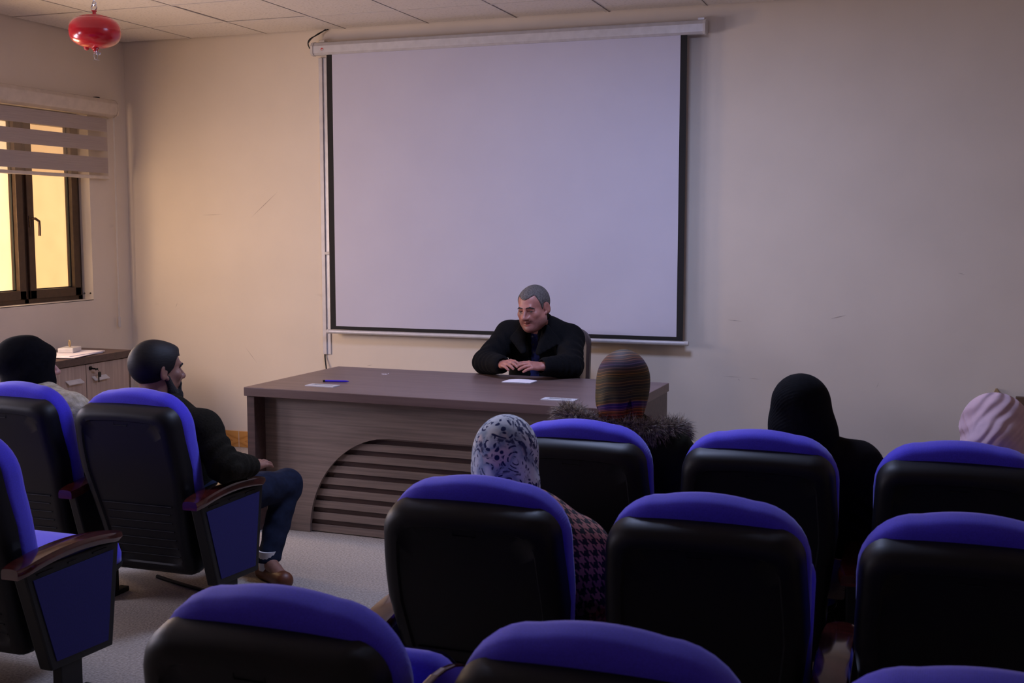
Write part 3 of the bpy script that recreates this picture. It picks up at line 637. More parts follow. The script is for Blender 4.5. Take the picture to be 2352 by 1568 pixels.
def make_back(root):
    ol = outline(SHELL, .165, .870, .07, .03, arc=.006)
    lay = [(.012,-.004),(0,0),(.001,.028),(.005,.046),(.013,.060),(.024,.069),(.038,.073),(.052,.0735),(.057,.067),(.10,.067)]
    R_ = shellrings(ol, lay); base = inset(ol, .10)
    for f in (.75,.5,.25,.05): R_.append([(x*f, yback(.56+(z-.56)*f)-.067, .56+(z-.56)*f-.067*.22) for x, z in base])
    b = B(); b.rings(R_); o = b.out('back_shell', 'plastic', root, smooth=True, angle=.9)
    # rear details
    def rear(z, e=.0): return yback(z)-.067-e
    b = B(); z = .795
    b.box(-.030,.030, rear(z)-.006, rear(z)+.02, z-.002, z+.0005, .0005); b.box(-.0315,-.0295, rear(z)-.005, rear(z)+.01, z, z+.026); b.box(.0295,.0315, rear(z)-.005, rear(z)+.01, z, z+.026); b.out('grip_recess', 'plastic', o)
    b = B()
    for z in [.465]: b.box(-.165,.165, rear(z)-.010, rear(z)+.01, z-.002, z+.002, .001)
    for k in range(6):
        z = .43-.037*k; b.box(-.15,.15, rear(z)-.008, rear(z)+.01, z-.0025, z+.0015, .001)
    b.out('louvre_ribs', 'plastic', o)
    ol2 = outline(CUSH, .20, .904, .135, .04, arc=.012)
    lay = [(.045,-.010),(.016,-.006),(.003,.006),(0,.022),(0,.050),(.004,.068),(.016,.085),(.036,.096),(.07,.103)]
    lay = [(i, -d) for i, d in lay]; R_ = shellrings(ol2, lay); base = inset(ol2, .07)
    for f in (.75,.5,.25,.05): R_.append([(x*f, yback(.56+(z-.56)*f)+.103+.006*(1-f), .56+(z-.56)*f+.103*.22) for x, z in base])
    b = B(); b.rings(R_); o = b.out('back_cushion', 'blue', root, smooth=True, angle=4)
def make_seat(root, down):
    piv = Vector((0,.24,.335)); ang = math.radians(4 if down else 68)
    mx = Matrix.Translation(piv) @ Matrix.Rotation(ang, 4, 'X')
    def S(name, mat, layers, hw, d0, d1):
        cy = (d0+d1)/2; hh = (d1-d0)/2
        b = B(); b.rings([[tuple(mx @ Vector((x, y, z+(.012*math.cos(x*6) if z > .03 else 0)))) for x, y in rr(hw-i, hh-i, max(.02,.07-i), 0, cy)] for z, i in layers]); return b.out(name, mat, root, smooth=True, angle=4 if mat == 'blue' else .7)
    S('seat_cushion', 'blue', ((-.005,.02),(.0,.002),(.03,0),(.06,.008),(.075,.03),(.08,.08)), .235, -.02, .42)
    S('seat_shell', 'plastic', ((-.045,.07),(-.038,.03),(-.015,.006),(.003,.002)), .238, -.02, .425)
def make_side(root, sx, insert=False):
    x0, x1 = sorted((sx*.268, sx*.318)) if insert else sorted((sx*.273, sx*.313))
    poly = [(.045,.495),(.495,.485),(.447,.125),(.150,.140)]
    b = B(); b.prism(poly, x0, x1, 'x'); fr = b.out('side_frame', 'blackmetal', root, bevel=.006)
    if insert:
        xo = sx*.318
        pl = [(.082,.458),(.462,.458),(.420,.152),(.172,.167)]
        b = B(); b.prism(pl, xo-.002*sx, xo+.003*sx, 'x'); b.out('fabric_insert', 'panelblue', fr)
        for (y0, y1) in ((.10,.17),(.24,.28),(.36,.43)):
            B().box(*sorted((xo, xo+.003*sx)), y0, y1, .470, .475).out('trim_slot', 'plastic', fr)
    # wooden arm rest
    cx = sx*.293; hwid = .043
    ys_ = np.linspace(0, 1, 15)
    R_ = []
    for t in ys_:
        y = .012+.50*t; zt = .503+.036*math.sin(PI*min(1,(t*.9+.06)))**.8; wv = hwid*(1-.0*t)*(1-.35*max(0,(t-.86)/.14)**2-.25*max(0,(.07-t)/.07)**2)
        th = .034*(1-.4*max(0,(t-.9)/.1)**2)
        sec = [(-wv,-th*.9),(-wv*.96,-th),(wv*.96,-th),(wv,-th*.9),(wv,-.012),(wv*.88,-.003),(wv*.5,0),(0,.001),(-wv*.5,0),(-wv*.88,-.003),(-wv,-.012)]
        R_.append([(cx+a, y, zt+c) for a, c in sec])
    b = B(); b.rings(R_); b.out('armrest', 'mahogany', root, smooth=True, angle=.8)
    ped = B().box(cx-.018, cx+.018, .20, .30, .02, .20, .003).out('pedestal', 'blackmetal', root)
    B().box(cx-.022, cx+.022, .02, .36, .0, .022, .004).out('floor_foot', 'blackmetal', ped)
def make_chair(name, down, left=False, right=True, li=False, ri=False):
    t = thing(name, '', 'chair')
    make_back(t); make_seat(t, down)
    if left: make_side(t, -1, li)
    if right: make_side(t, 1, ri)
    B().box(-.235,.235,.225,.265,.27,.29,.004).out('seat_beam', 'blackmetal', t)
    return t
GR = 'blue and black auditorium chairs'
protos = {}
def place(x, y, down, left, ri, label, extra=None):
    key = (down, left, ri)
    if key not in protos: t = make_chair('auditorium_chair', down, left, True, left, ri); protos[key] = t
    else: t = dup(protos[key])
    t.location = (x, y, 0); t['label'] = label; t['category'] = 'chair'; t['group'] = GR
    return t
CX = [4.387, 4.973, 5.559]; YA, YBr, YC = -3.482, -4.407, -5.379
place(1.944, -3.35, True, True, False, 'blue chair at left edge under the woman in plain black headscarf and beige fleece')
place(2.53, -3.35, True, False, True, 'blue aisle chair holding the bearded man in dark jacket')
place(1.944, -4.28, True, True, False, 'mostly hidden blue chair at left edge, inner neighbour of the empty aisle chair')
place(2.53, -4.28, True, False, True, 'empty aisle chair at lower left with blue side panel and wooden armrest')
place(CX[0], YA, True, True, False, 'blue chair under the woman in striped headscarf and fur collar')
a2 = place(CX[1], YA, True, False, False, 'blue chair of the front row under the woman in black headscarf and black dress')
place(CX[2], YA, True, False, False, 'blue chair of the front row under the woman in pink headscarf')
place(CX[0], YBr, True, True, False, 'blue chair under the woman in blue paisley headscarf')
place(CX[1], YBr, False, False, False, 'empty blue chair right of the woman in blue paisley headscarf')
place(CX[2], YBr, False, False, False, 'empty blue chair at right edge directly behind the chair of the pink headscarf')
place(CX[0], YC, False, True, False, 'nearest blue chair at bottom, leftmost of the nearest row')
c2 = place(CX[1], YC, False, False, False, 'nearest-row blue chair at bottom centre with raised wooden tablet')
place(CX[2], YC, False, False, False, 'blue chair at bottom right corner, only its top showing')
b = B(); b.rings([[(x, y, z) for y, z in [(.10+.25*math.cos(a), .60+.205*math.sin(a)) for a in np.linspace(0, 2*PI, 40, endpoint=False)]] for x in (-.300,-.284)])
b.out('writing_tablet', 'mahogany', c2, bevel=.004)
b = B(); b.rings([[(x, y, z) for x, z in rr(.075, .066, .012, .195, .462)] for y in (.13,.142)]); b.out('writing_tablet', 'mahogany', a2, bevel=.003)
b = B(); b.tube([(2.26,-2.80,.008),(2.40,-2.85,.008),(2.60,-2.91,.008),(2.80,-2.98,.008)], .008, 8); tag(b.out('floor_cable', 'blackcable', smooth=True), 'black cable running on the carpet under the bearded man', 'cable')
#PEOPLE#
# ------------------------------------------------------------------ smooth-blended body surfaces (distance field + surface nets)
def axis_coords(lo, hi, coarse, fine):
    # fine: list of (a, b, step) ranges; elsewhere the coarse step
    x = lo; o = [lo]
    while x < hi:
        st = coarse
        for a, b_, f in fine:
            if a <= x < b_: st = min(st, f)
            elif x < a: st = min(st, max(f, (a-x)*.35+f))
            else: st = min(st, max(f, (x-b_)*.35+f))
        x += st; o.append(x)
    return np.array(o)
def R3(m): return np.array(m.to_3x3()) if not isinstance(m, np.ndarray) else m
class SDF:
    def __init__(s, X, Y, Z): s.X, s.Y, s.Z = X, Y, Z; s.D = np.full((len(X), len(Y), len(Z)), .5, np.float32)
    def sl(s, c, r):
        i = [np.searchsorted(A, c[k]-r[k]) for k, A in enumerate((s.X, s.Y, s.Z))]; j = [np.searchsorted(A, c[k]+r[k]) for k, A in enumerate((s.X, s.Y, s.Z))]
        return tuple(slice(max(0, a-1), b+1) for a, b in zip(i, j))
    def P(s, w): return (s.X[w[0]][:,None,None], s.Y[w[1]][None,:,None], s.Z[w[2]][None,None,:])
    def put(s, w, d, k, op):
        a = s.D[w]
        if op == 'add':
            h = np.clip(.5+.5*(a-d)/k, 0, 1); s.D[w] = a*(1-h)+d*h-k*h*(1-h)
        elif op == 'sub':
            d = -d; h = np.clip(.5-.5*(a-d)/k, 0, 1); s.D[w] = a*(1-h)+d*h+k*h*(1-h)
        elif op == 'and': s.D[w] = np.maximum(a, d)
    def cap(s, a, b, ra, rb=None, k=.015, op='add', fold=None, flat=None):
        rb = ra if rb is None else rb; a = np.array(a, float); b = np.array(b, float); R = max(ra, rb)+k+.02
        c = (a+b)/2; w = s.sl(c, np.abs(b-a)/2+R*(1 if flat is None else 1.05)); x, y, z = s.P(w)
        ab = b-a; L2 = max(ab@ab, 1e-12); t = np.clip(((x-a[0])*ab[0]+(y-a[1])*ab[1]+(z-a[2])*ab[2])/L2, 0, 1)
        dx, dy, dz = x-a[0]-t*ab[0], y-a[1]-t*ab[1], z-a[2]-t*ab[2]
        if flat is None: d = np.sqrt(dx*dx+dy*dy+dz*dz)
        else:
            n, f = np.array(flat[0]), flat[1]; q = dx*n[0]+dy*n[1]+dz*n[2]; d = np.sqrt(np.maximum(dx*dx+dy*dy+dz*dz+q*q*(f*f-1), 0))
        r = ra+(rb-ra)*t
        if fold: r = r+fold(x, y, z, t)
        s.put(w, d-r, k, op); return s
    def ell(s, c, r, k=.015, R=None, op='add', fold=None):
        c = np.array(c, float); r = np.array(r, float); ext = (r if R is None else np.full(3, r.max()))+k+.02
        w = s.sl(c, ext); x, y, z = s.P(w); dx, dy, dz = x-c[0], y-c[1], z-c[2]
        if R is not None: dx, dy, dz = [R[0,i]*dx+R[1,i]*dy+R[2,i]*dz for i in range(3)]
        q0 = np.sqrt((dx/r[0])**2+(dy/r[1])**2+(dz/r[2])**2)+1e-9; q1 = np.sqrt((dx/r[0]**2)**2+(dy/r[1]**2)**2+(dz/r[2]**2)**2)+1e-9
        d = q0*(q0-1)/q1
        if fold: d = d-fold(x, y, z)
        s.put(w, d, k, op); return s
    def half(s, p, n, op='and', w=None, wob=None):
        # keep the side where (x-p).n < 0
        w = w or (slice(None),)*3; x, y, z = s.P(w); d = (x-p[0])*n[0]+(y-p[1])*n[1]+(z-p[2])*n[2]
        if wob: d = d+wob(x, y, z)
        s.D[w] = np.maximum(s.D[w], d) if op == 'and' else s.D[w]
        return s
    def mesh(s):
        D = s.D; D[0]=D[-1]=.1; D[:,0]=D[:,-1]=.1; D[:,:,0]=D[:,:,-1]=.1
        In = D < 0; nx, ny, nz = D.shape
        cnt = np.zeros((nx-1, ny-1, nz-1), np.int8)
        for a in (0,1):
            for b_ in (0,1):
                for c in (0,1): cnt += In[a:nx-1+a, b_:ny-1+b_, c:nz-1+c]
        cell = (cnt > 0) & (cnt < 8); ii, jj, kk = np.nonzero(cell); n = len(ii)
        idx = np.full(cell.shape, -1, np.int64); idx[ii, jj, kk] = np.arange(n)
        acc = np.zeros((n, 3)); num = np.zeros(n); A = (s.X, s.Y, s.Z)
        corner = [(a, b_, c) for a in (0,1) for b_ in (0,1) for c in (0,1)]
        for p in corner:
            for ax in range(3):
                if p[ax]: continue
                q = list(p); q[ax] = 1
                d0 = D[ii+p[0], jj+p[1], kk+p[2]]; d1 = D[ii+q[0], jj+q[1], kk+q[2]]
                msk = (d0 < 0) != (d1 < 0); t = np.where(msk, d0/(d0-d1+1e-20*(~msk)), 0)
                P0 = np.stack([A[0][ii+p[0]], A[1][jj+p[1]], A[2][kk+p[2]]], 1); P1 = np.stack([A[0][ii+q[0]], A[1][jj+q[1]], A[2][kk+q[2]]], 1)
                acc += np.where(msk[:,None], P0+(P1-P0)*t[:,None], 0); num += msk
        V = acc/num[:,None]; F = []
        for ax in range(3):
            o = [a for a in range(3) if a != ax]
            sh = [slice(None)]*3; sh2 = [slice(None)]*3; sh[ax] = slice(0,-1); sh2[ax] = slice(1,None)
            ch = In[tuple(sh)] != In[tuple(sh2)]; e = np.array(np.nonzero(ch)).T
            e = e[(e[:,o[0]] > 0) & (e[:,o[1]] > 0) & (e[:,o[0]] < D.shape[o[0]]-1) & (e[:,o[1]] < D.shape[o[1]]-1)]
            flip = In[e[:,0], e[:,1], e[:,2]]
            q = []
            for da, db in ((-1,-1),(0,-1),(0,0),(-1,0)):
                c = e.copy(); c[:,o[0]] += da; c[:,o[1]] += db; q.append(idx[c[:,0], c[:,1], c[:,2]])
            q = np.stack(q, 1)
            if ax == 1: flip = ~flip
            q[~flip] = q[~flip][:, ::-1]; F.append(q)
        return V, np.concatenate(F)
def surf(name, s, mat, parent=None, tint=None, smooth_it=1, uv=None):
    V, F = s.mesh() if isinstance(s, SDF) else s
    me = bpy.data.meshes.new(name)
    me.vertices.add(len(V)); me.vertices.foreach_set('co', V.astype(np.float32).ravel())
    me.loops.add(len(F)*4); me.polygons.add(len(F)); me.loops.foreach_set('vertex_index', F.astype(np.int32).ravel())
    me.polygons.foreach_set('loop_start', np.arange(len(F), dtype=np.int32)*4); me.update(calc_edges=True); me.validate()
    me.shade_smooth(); me.materials.append(MAT[mat])
    if tint is not None:
        at = me.color_attributes.new('tint', 'FLOAT_COLOR', 'POINT'); c = np.ones((len(V), 4), np.float32); c[:, :3] = tint(V); at.data.foreach_set('color', c.ravel())
    if uv is not None:
        ul = me.uv_layers.new(name='UVMap'); U = uv(V)[F.ravel()]; ul.data.foreach_set('uv', U.astype(np.float32).ravel())
    o = bpy.data.objects.new(name, me); COL.objects.link(o)
    if parent: o.parent = parent; o.matrix_parent_inverse = Matrix.Translation(-Vector(parent.location))
    return o
def frame(f, roll=0, pitch=0):
    # head axes as columns: x = right-hand side, y = facing, z = up (f = horizontal facing)
    f = Vector(f).normalized(); z = Vector((0,0,1)); x = f.cross(z).normalized()
    m = Matrix((x, f, z)).transposed(); m = m @ Matrix.Rotation(-pitch, 3, 'X') @ Matrix.Rotation(roll, 3, 'Y'); return np.array(m)
class Head:
    def __init__(h, c, R, sc=1.0, jaw=0.0): h.c, h.R, h.s, h.jaw = np.array(c, float), R, sc, jaw
    def w(h, p): return h.c + h.R @ (np.array(p, float)*h.s)
    def loc(h, V): return ((V-h.c) @ h.R)/h.s
    def build(h, S, face=True):
        s = h.s; E = lambda c, r, k=.015, op='add', R=None: S.ell(h.w(c), np.array(r)*s, k*s, h.R if R is None else h.R @ R, op)
        C = lambda a, b, ra, rb, k=.012, op='add': S.cap(h.w(a), h.w(b), ra*s, rb*s, k*s, op)
        E((0,-.018,.028), (.0755,.096,.088)); E((0,.028,-.030), (.063,.066,.085), .02); E((0,.020,.040), (.066,.068,.060), .02)
        E((.044,.012,-.062), (.022,.034,.030), .03); E((-.044,.012,-.062), (.022,.034,.030), .03)
        E((0,.062,-.096), (.030+h.jaw*.5,.028,.020), .03)
        if h.jaw:
            for sx in (-1,1): E((sx*.042,.030,-.066), (.024+h.jaw,.040,.034), .03)
            E((0,.050,-.100), (.040,.036,.020), .03)
        if face:
            C((-.030,.084,.020), (.030,.084,.020), .011, .011, .02)
            for sx in (-1,1):
                E((sx*.033,.099,.001), (.019,.014,.013), .012, 'sub'); E((sx*.046,.062,-.020), (.020,.020,.018), .025)
                C((sx*.021,.0855,.0095), (sx*.047,.0765,.005), .0068, .0058, .004); C((sx*.021,.0835,-.0085), (sx*.046,.0745,-.0085), .0052, .0048, .004)
                E((sx*.0125,.101,-.036), (.0085,.012,.0075), .006); C((sx*.020,.094,-.030), (sx*.034,.074,-.060), .006, .006, .015)
            C((0,.088,.012), (0,.117,-.030), .0065, .0115, .012); E((0,.112,-.034), (.012,.012,.009), .008)
            E((.006,.108,-.043), (.003,.005,.003), .003, 'sub'); E((-.006,.108,-.043), (.003,.005,.003), .003, 'sub')
            E((0,.094,-.050), (.022,.008,.012), .012)
            C((-.020,.086,-.0625), (0,.0985,-.060), .0042, .0062, .005); C((.020,.086,-.0625), (0,.0985,-.060), .0042, .0062, .005)
            C((-.017,.086,-.0745), (.017,.086,-.0745), .006, .006, .005); E((0,.090,-.0745), (.014,.0075,.007), .005)
            E((0,.102,-.0675), (.022,.010,.0030), .003, 'sub')
            E((0,.083,-.098), (.020,.014,.014), .015)
        for sx in (-1,1):
            Rm = np.array(Matrix.Rotation(sx*.35, 3, 'Z') @ Matrix.Rotation(-.18, 3, 'X'))
            E((sx*.080,-.012,-.004), (.007,.020,.033), .008, 'add', Rm); E((sx*.088,-.008,0), (.006,.011,.020), .005, 'sub', Rm); E((sx*.077,.004,-.030), (.006,.008,.010), .006)
        return S
def hand(S, w, d, n, side, curl=(.25,.35,.35,.3), spread=.10, fl=(.070,.078,.073,.058), thumb=(.8,-.55,.2), fd=None, sc=1.0, tips=None):
    # w wrist, d direction of the palm, n back-of-hand normal, side the thumb's direction
    w, d, n = np.array(w, float), np.array(d, float), np.array(n, float); d /= np.linalg.norm(d); n -= d*(n@d); n /= np.linalg.norm(n)
    t = np.cross(d, n); t = t if t @ np.array(side, float) > 0 else -t; P = lambda a, b, c: w+(d*a+t*b+n*c)*sc
    S.cap(w-d*.05, P(.012,0,0), .024*sc, .022*sc, .015, flat=(n, 1.25))
    kn = [(.086,.030,.003),(.089,.010,.006),(.085,-.010,.004),(.077,-.028,-.001)]
    for i, (a, b_, c) in enumerate(kn): S.cap(P(.012,b_*.55,0), P(a,b_,c), .0135*sc, .0105*sc, .012)
    S.ell(P(.045,0,-.004), np.array((.026,.034,.013))*sc, .012, np.stack([d,t,n],1))
    for i, (a, b_, c) in enumerate(kn):
        p = P(a,b_,c); L = fl[i]*sc; dd = d+t*spread*(1.2-i*.9)
        if fd is not None: dd = np.array(fd, float)+t*spread*(1.2-i*.9)
        dd /= np.linalg.norm(dd); r = .0102*sc if i < 3 else .0088*sc; cu = curl[i]
        for j, (fr, rr_) in enumerate(((.45,1),(.30,.93),(.25,.84))):
            q = p+dd*L*fr; S.cap(p, q, r*rr_*1.02, r*rr_*.94, .0035); p = q; ax = np.cross(dd, n); dd = dd*math.cos(cu)-n*math.sin(cu); dd /= np.linalg.norm(dd)
    th = np.array(thumb); b0 = P(.018,.022,-.006); b1 = P(.048+.01*th[0],.040,-.012); dv = d*th[0]+t*th[1]*-1+n*th[2]; dv /= np.linalg.norm(dv)
    S.cap(b0, b1, .0155*sc, .0125*sc, .012); b2 = b1+dv*.032*sc; b3 = b2+(dv*.9+d*.25)*.026*sc; S.cap(b1, b2, .0115*sc, .0105*sc, .006); S.cap(b2, b3, .0105*sc, .0085*sc, .004)
def sst(x, a, b_): t = np.clip((x-a)/(b_-a), 0, 1); return t*t*(3-2*t)
def lerp3(base, col, m): return base*(1-m[:,None])+np.array(col)*m[:,None]

def body_sdf(J, g, face=True, sc=1.0):
    """whole body of a seated figure: J = joints, g = grid"""
    S = SDF(*g); hd = J['head']
    S.cap(J['pelvis'], J['waist'], .125*sc, .115*sc, .05, flat=((0,1,0),1.25)); S.cap(J['waist'], J['chest'], .115*sc, .135*sc, .06, flat=((0,1,0),1.3))
    S.cap(J['chest'], J['neck'], .085*sc, .052*sc, .05)
    S.cap(np.array(J['neck']), hd.w((0,-.022,-.055)), .053*sc, .052*sc, .02)
    for sd in 'LR':
        sh, el, wr = [np.array(J[k+sd], float) for k in ('sh','el','wr')]
        S.cap(J['neck'], sh, .045*sc, .050*sc, .05); S.cap(sh, el, .050*sc, .038*sc, .03); S.cap(el, wr, .038*sc, .025*sc, .02)
        hp, kn, an, toe = [np.array(J[k+sd], float) for k in ('hip','kn','an','toe')]
        S.cap(hp, kn, .085*sc, .055*sc, .04); S.cap(kn, an, .053*sc, .034*sc, .03); S.cap(an, toe, .034*sc, .028*sc, .02)
    hd.build(S, face); return S
def cloth_torso(S, J, inf=.02, arms=True, sc=1.0, seed=1, wrist=.0, foldamp=.006):
    rs = np.random.default_rng(seed); ph = rs.uniform(0, 6, 8)
    f = lambda x, y, z, t=0: foldamp*(np.sin(26*x+14*z+ph[0])*np.sin(18*z-11*y+ph[1])) + foldamp*.5*np.sin(60*z+30*x+ph[2])*np.sin(25*y+ph[3])
    S.cap(J['pelvis'], J['waist'], .125*sc+inf, .12*sc+inf, .05, flat=((0,1,0),1.25), fold=f); S.cap(J['waist'], J['chest'], .12*sc+inf, .14*sc+inf, .06, flat=((0,1,0),1.25), fold=f)
    nk = np.array(J['neck'], float); S.cap(J['chest'], nk-np.array([0,0,.03]), .09*sc+inf, .055*sc+inf, .05)
    for sd in 'LR':
        sh, el, wr = [np.array(J[k+sd], float) for k in ('sh','el','wr')]
        S.cap(nk-np.array([0,0,.03]), sh, .05*sc+inf, .056*sc+inf, .05)
        if arms:
            ax = (el-sh)/np.linalg.norm(el-sh); e2 = (wr-el)/np.linalg.norm(wr-el)
            fa = lambda x, y, z, t: foldamp*.9*np.sin((x*ax[0]+y*ax[1]+z*ax[2])*85+6*np.sin(20*x+ph[4])+ph[5])*(.3+t)
            fb = lambda x, y, z, t: foldamp*.9*np.sin((x*e2[0]+y*e2[1]+z*e2[2])*95+5*np.sin(22*y+ph[6])+ph[7])*(1.1-t)
            S.cap(sh, el, .054*sc+inf, .043*sc+inf, .035, fold=fa); S.cap(el, wr-e2*wrist, .043*sc+inf, .030*sc+inf*.8, .02, fold=fb)
    return S
def legs_cloth(J, g, inf=.012):
    S = SDF(*g)
    for sd in 'LR':
        hp, kn, an = [np.array(J[k+sd], float) for k in ('hip','kn','an')]
        f = lambda x, y, z, t: .003*np.sin(70*z+30*x)*np.sin(40*y)
        S.cap(hp, kn, .09+inf, .060+inf, .04, fold=f); S.cap(kn, an, .058+inf, .042+inf, .03, fold=f)
    S.cap(J['pelvis'], (np.array(J['hipL'])+np.array(J['hipR']))/2, .12+inf, .10+inf, .04); return S
def grid_for(pts, pad, coarse, fine=()):
    P = np.array(pts); lo, hi = P.min(0)-pad, P.max(0)+pad
    return [axis_coords(lo[k], hi[k], coarse, [(c[k]-r, c[k]+r, st) for c, r, st in fine]) for k in range(3)]
def shoes(J, root, mat, flatz=.0):
    for sd in 'LR':
        an, toe = np.array(J['an'+sd], float), np.array(J['toe'+sd], float); g = grid_for([an, toe], .07, .006)
        heel = an+(an-toe)*np.array([.35,.35,0]); heel[2] = .035; t2 = toe.copy(); t2[2] = .032
        S = SDF(*g); S.cap(heel, t2, .036, .040, .02); S.cap(an*np.array([1,1,0])+np.array([0,0,.055]), heel, .036, .036, .02); S.half((0,0,.002), (0,0,-1)); S.half((0,0,an[2]+.005), (0,0,1))
        surf('shoe', S, mat, root)
def hair_between(S, h, thick, fn):
    """hair volume: cranium swollen by thick, kept where fn(local) < 0"""
    s = h.s
    S.ell(h.w((0,-.018,.030)), np.array((.0755+thick,.096+thick,.088+thick))*s, .01, h.R); S.ell(h.w((0,.020,.042)), np.array((.066+thick,.068+thick*.6,.060+thick))*s, .02*s, h.R)
    x, y, z = S.P((slice(None),)*3); dx, dy, dz = x-h.c[0], y-h.c[1], z-h.c[2]
    lx, ly, lz = [(h.R[0,i]*dx+h.R[1,i]*dy+h.R[2,i]*dz)/s for i in range(3)]
    S.D = np.maximum(S.D, fn(lx, ly, lz)).astype(np.float32); return S
def head_local_sdf(h, size, step, ctr=(0,0,0)):
    c = h.w(ctr); return SDF(*[np.arange(c[k]-size, c[k]+size, step) for k in range(3)])
def eyes(h, root):
    for sx in (-1,1):
        b = B(); c = h.w((sx*.0325,.0755,.001)); bmesh.ops.create_uvsphere(b.bm, u_segments=20, v_segments=12, radius=.0118*h.s); bmesh.ops.translate(b.bm, vec=c, verts=b.bm.verts)
        e = b.out('eye', 'eye', root, smooth=True, angle=4); e.matrix_parent_inverse = Matrix.Translation(-Vector(root.location))
        b = B(); c2 = h.w((sx*.0325-.002,.0755+.0062,-.001)); bmesh.ops.create_uvsphere(b.bm, u_segments=16, v_segments=10, radius=.0068*h.s); bmesh.ops.translate(b.bm, vec=c2, verts=b.bm.verts)
        i = b.out('iris', 'iris', e, smooth=True, angle=4); i.matrix_parent_inverse = Matrix.Translation(-Vector(root.location))
def person(label, loc):
    t = thing('person', label, 'person', loc); return t
def attach(o, root): o.parent = root; o.matrix_parent_inverse = Matrix.Translation(-Vector(root.location)); return o
def V3(*a): return np.array(a, float)

# ---------------------------------------------------------------- 1 the presenter
pr = person('man with short grey hair in a black coat and navy shirt seated behind the desk', (3.42, -.62, 0))
h1 = Head((3.428,-1.00,1.118), frame((-.22,-.975,0), roll=.05, pitch=.20), 1.0, .006)
J = dict(pelvis=V3(3.42,-.58,.56), waist=V3(3.42,-.64,.68), chest=V3(3.415,-.78,.86), neck=V3(3.42,-.88,.985), head=h1,
  shL=V3(3.235,-.85,.945), elL=V3(3.165,-1.05,.812), wrL=V3(3.315,-1.205,.822), shR=V3(3.575,-.81,.930), elR=V3(3.655,-1.06,.808), wrR=V3(3.56,-1.215,.822),
  hipL=V3(3.33,-.62,.53), knL=V3(3.28,-1.02,.50), anL=V3(3.27,-.98,.10), toeL=V3(3.26,-1.12,.035), hipR=V3(3.51,-.62,.53), knR=V3(3.56,-1.02,.50), anR=V3(3.57,-.98,.10), toeR=V3(3.58,-1.12,.035))
g = grid_for([J[k] for k in J if k != 'head'], .16, .014, [(h1.c, .125, .0026)]) 
g = [axis_coords(g[k][0], g[k][-1]+(.12 if k == 2 else 0), .014, [(h1.c[k]-.125, h1.c[k]+.135, .0026), ((3.26,-1.36,.76)[k], (3.62,-1.16,.88)[k], .0026)]) for k in range(3)]
S = body_sdf(J, g)
hand(S, J['wrL'], (.62,-.74,.18), (-.25,-.30,.92), (.6,.7,-.3), curl=(.30,.42,.45,.45), spread=.05, fd=(.86,-.46,-.10), thumb=(.85,-.30,-.40), sc=.92)
hand(S, J['wrR'], (-.80,-.58,.10), (.10,-.42,.90), (-.5,.7,-.3), curl=(.10,.15,.22,.22), spread=.12, fd=(-.90,-.34,-.12), thumb=(.85,-.20,-.50), sc=.92)
def tint1(V):
    L = h1.loc(V); x, y, z = L.T; t = np.ones((len(V), 3)); fr = (np.abs(x) < .09) & (y > -.12) & (z > -.16) & (z < .14)
    lips = ((x/.021)**2+((z+.068)/.0125)**2 < 1) & (y > .075) & fr; t[lips] = (.78,.46,.48)
    mouth = ((x/.019)**2+((z+.0675)/.0028)**2 < 1) & (y > .07) & fr; t[mouth] = (.12,.05,.05)
    st = sst(-z, .038, .058)*sst(y, -.03, .02)*fr*(1-lips)*sst(.135+z, 0, .02); mo = ((x/.028)**2+((z+.051)/.008)**2 < 1)*(y > .07)*fr*.7
    nz = .75+.25*np.sin(x*2100)*np.sin(z*1900+y*1500); t = lerp3(t, (.34,.36,.42), np.clip(np.maximum(st*.8, mo)*nz, 0, 1))
    soc = np.exp(-(((np.abs(x)-.033)/.018)**2+((z+.008)/.012)**2))*(y > .05)*fr; t = lerp3(t, (.22,.15,.15), soc*.85); return t  # eye-socket shade painted into the skin tint
surf('body', S, 'skin', pr, tint1)
eyes(h1, pr)
S = head_local_sdf(h1, .14, .0026)
def hl1(x, y, z):
    ax = np.abs(x)
    line = .074 - .010*np.cos(ax*55)*(y > .02) + 0*z                      # forehead line
    line = np.where(y > .048, line, np.interp(y, [-.12,-.060,-.030,-.014,-.010,.012,.020,.034,.048], [-.075,-.062,-.050,-.030,.030,.030,-.012,.020,.066]) + 0*z)
    return line - z + .0012*np.sin(x*900)*np.sin(y*800)
hair_between(S, h1, .0042, hl1)
surf('hair', S, 'hairgrey', pr)
for sx in (-1,1):
    S = head_local_sdf(h1, .05, .0014, (sx*.034,.085,.022)); S.cap(h1.w((sx*.014,.0980,.0205)), h1.w((sx*.034,.0930,.0235)), .0034, .0040, .003); S.cap(h1.w((sx*.034,.0930,.0235)), h1.w((sx*.054,.0770,.013)), .0040, .0022, .003)
    surf('eyebrow', S, 'brow', pr)
# shirt
g2 = grid_for([J['chest'],J['neck'],J['waist'],J['pelvis']], .19, .006)
S = SDF(*g2); S.cap(J['waist'], J['chest'], .132, .150, .06, flat=((0,1,0),1.22)); S.cap((3.41,-.80,.88), (3.41,-.80,.66), .165, .172, .05, flat=((0,1,0),1.25)); S.cap(J['chest'], J['neck']-V3(0,0,.02), .105, .068, .05)
S.cap(J['neck']-V3(0,0,.02), J['neck']+V3(0,-.006,.028), .068, .064, .01)
nk = J['neck']; S.cap(nk+V3(0,0,-.03), nk+V3(0,-.02,.12), .050, .058, .004, 'sub')
surf('shirt', S, 'shirt', pr)
for k in range(4):
    z = .955-.045*k; y = {0:-.972,1:-.962,2:-.950,3:-.942}[k]
    attach(B().lathe([(0,0),(.0055,0),(.0055,.003),(0,.003)], n=14, mtx=Matrix.Translation((3.412, y, z)) @ Matrix.Rotation(PI/2,4,'X')).out('button', 'button'), pr)
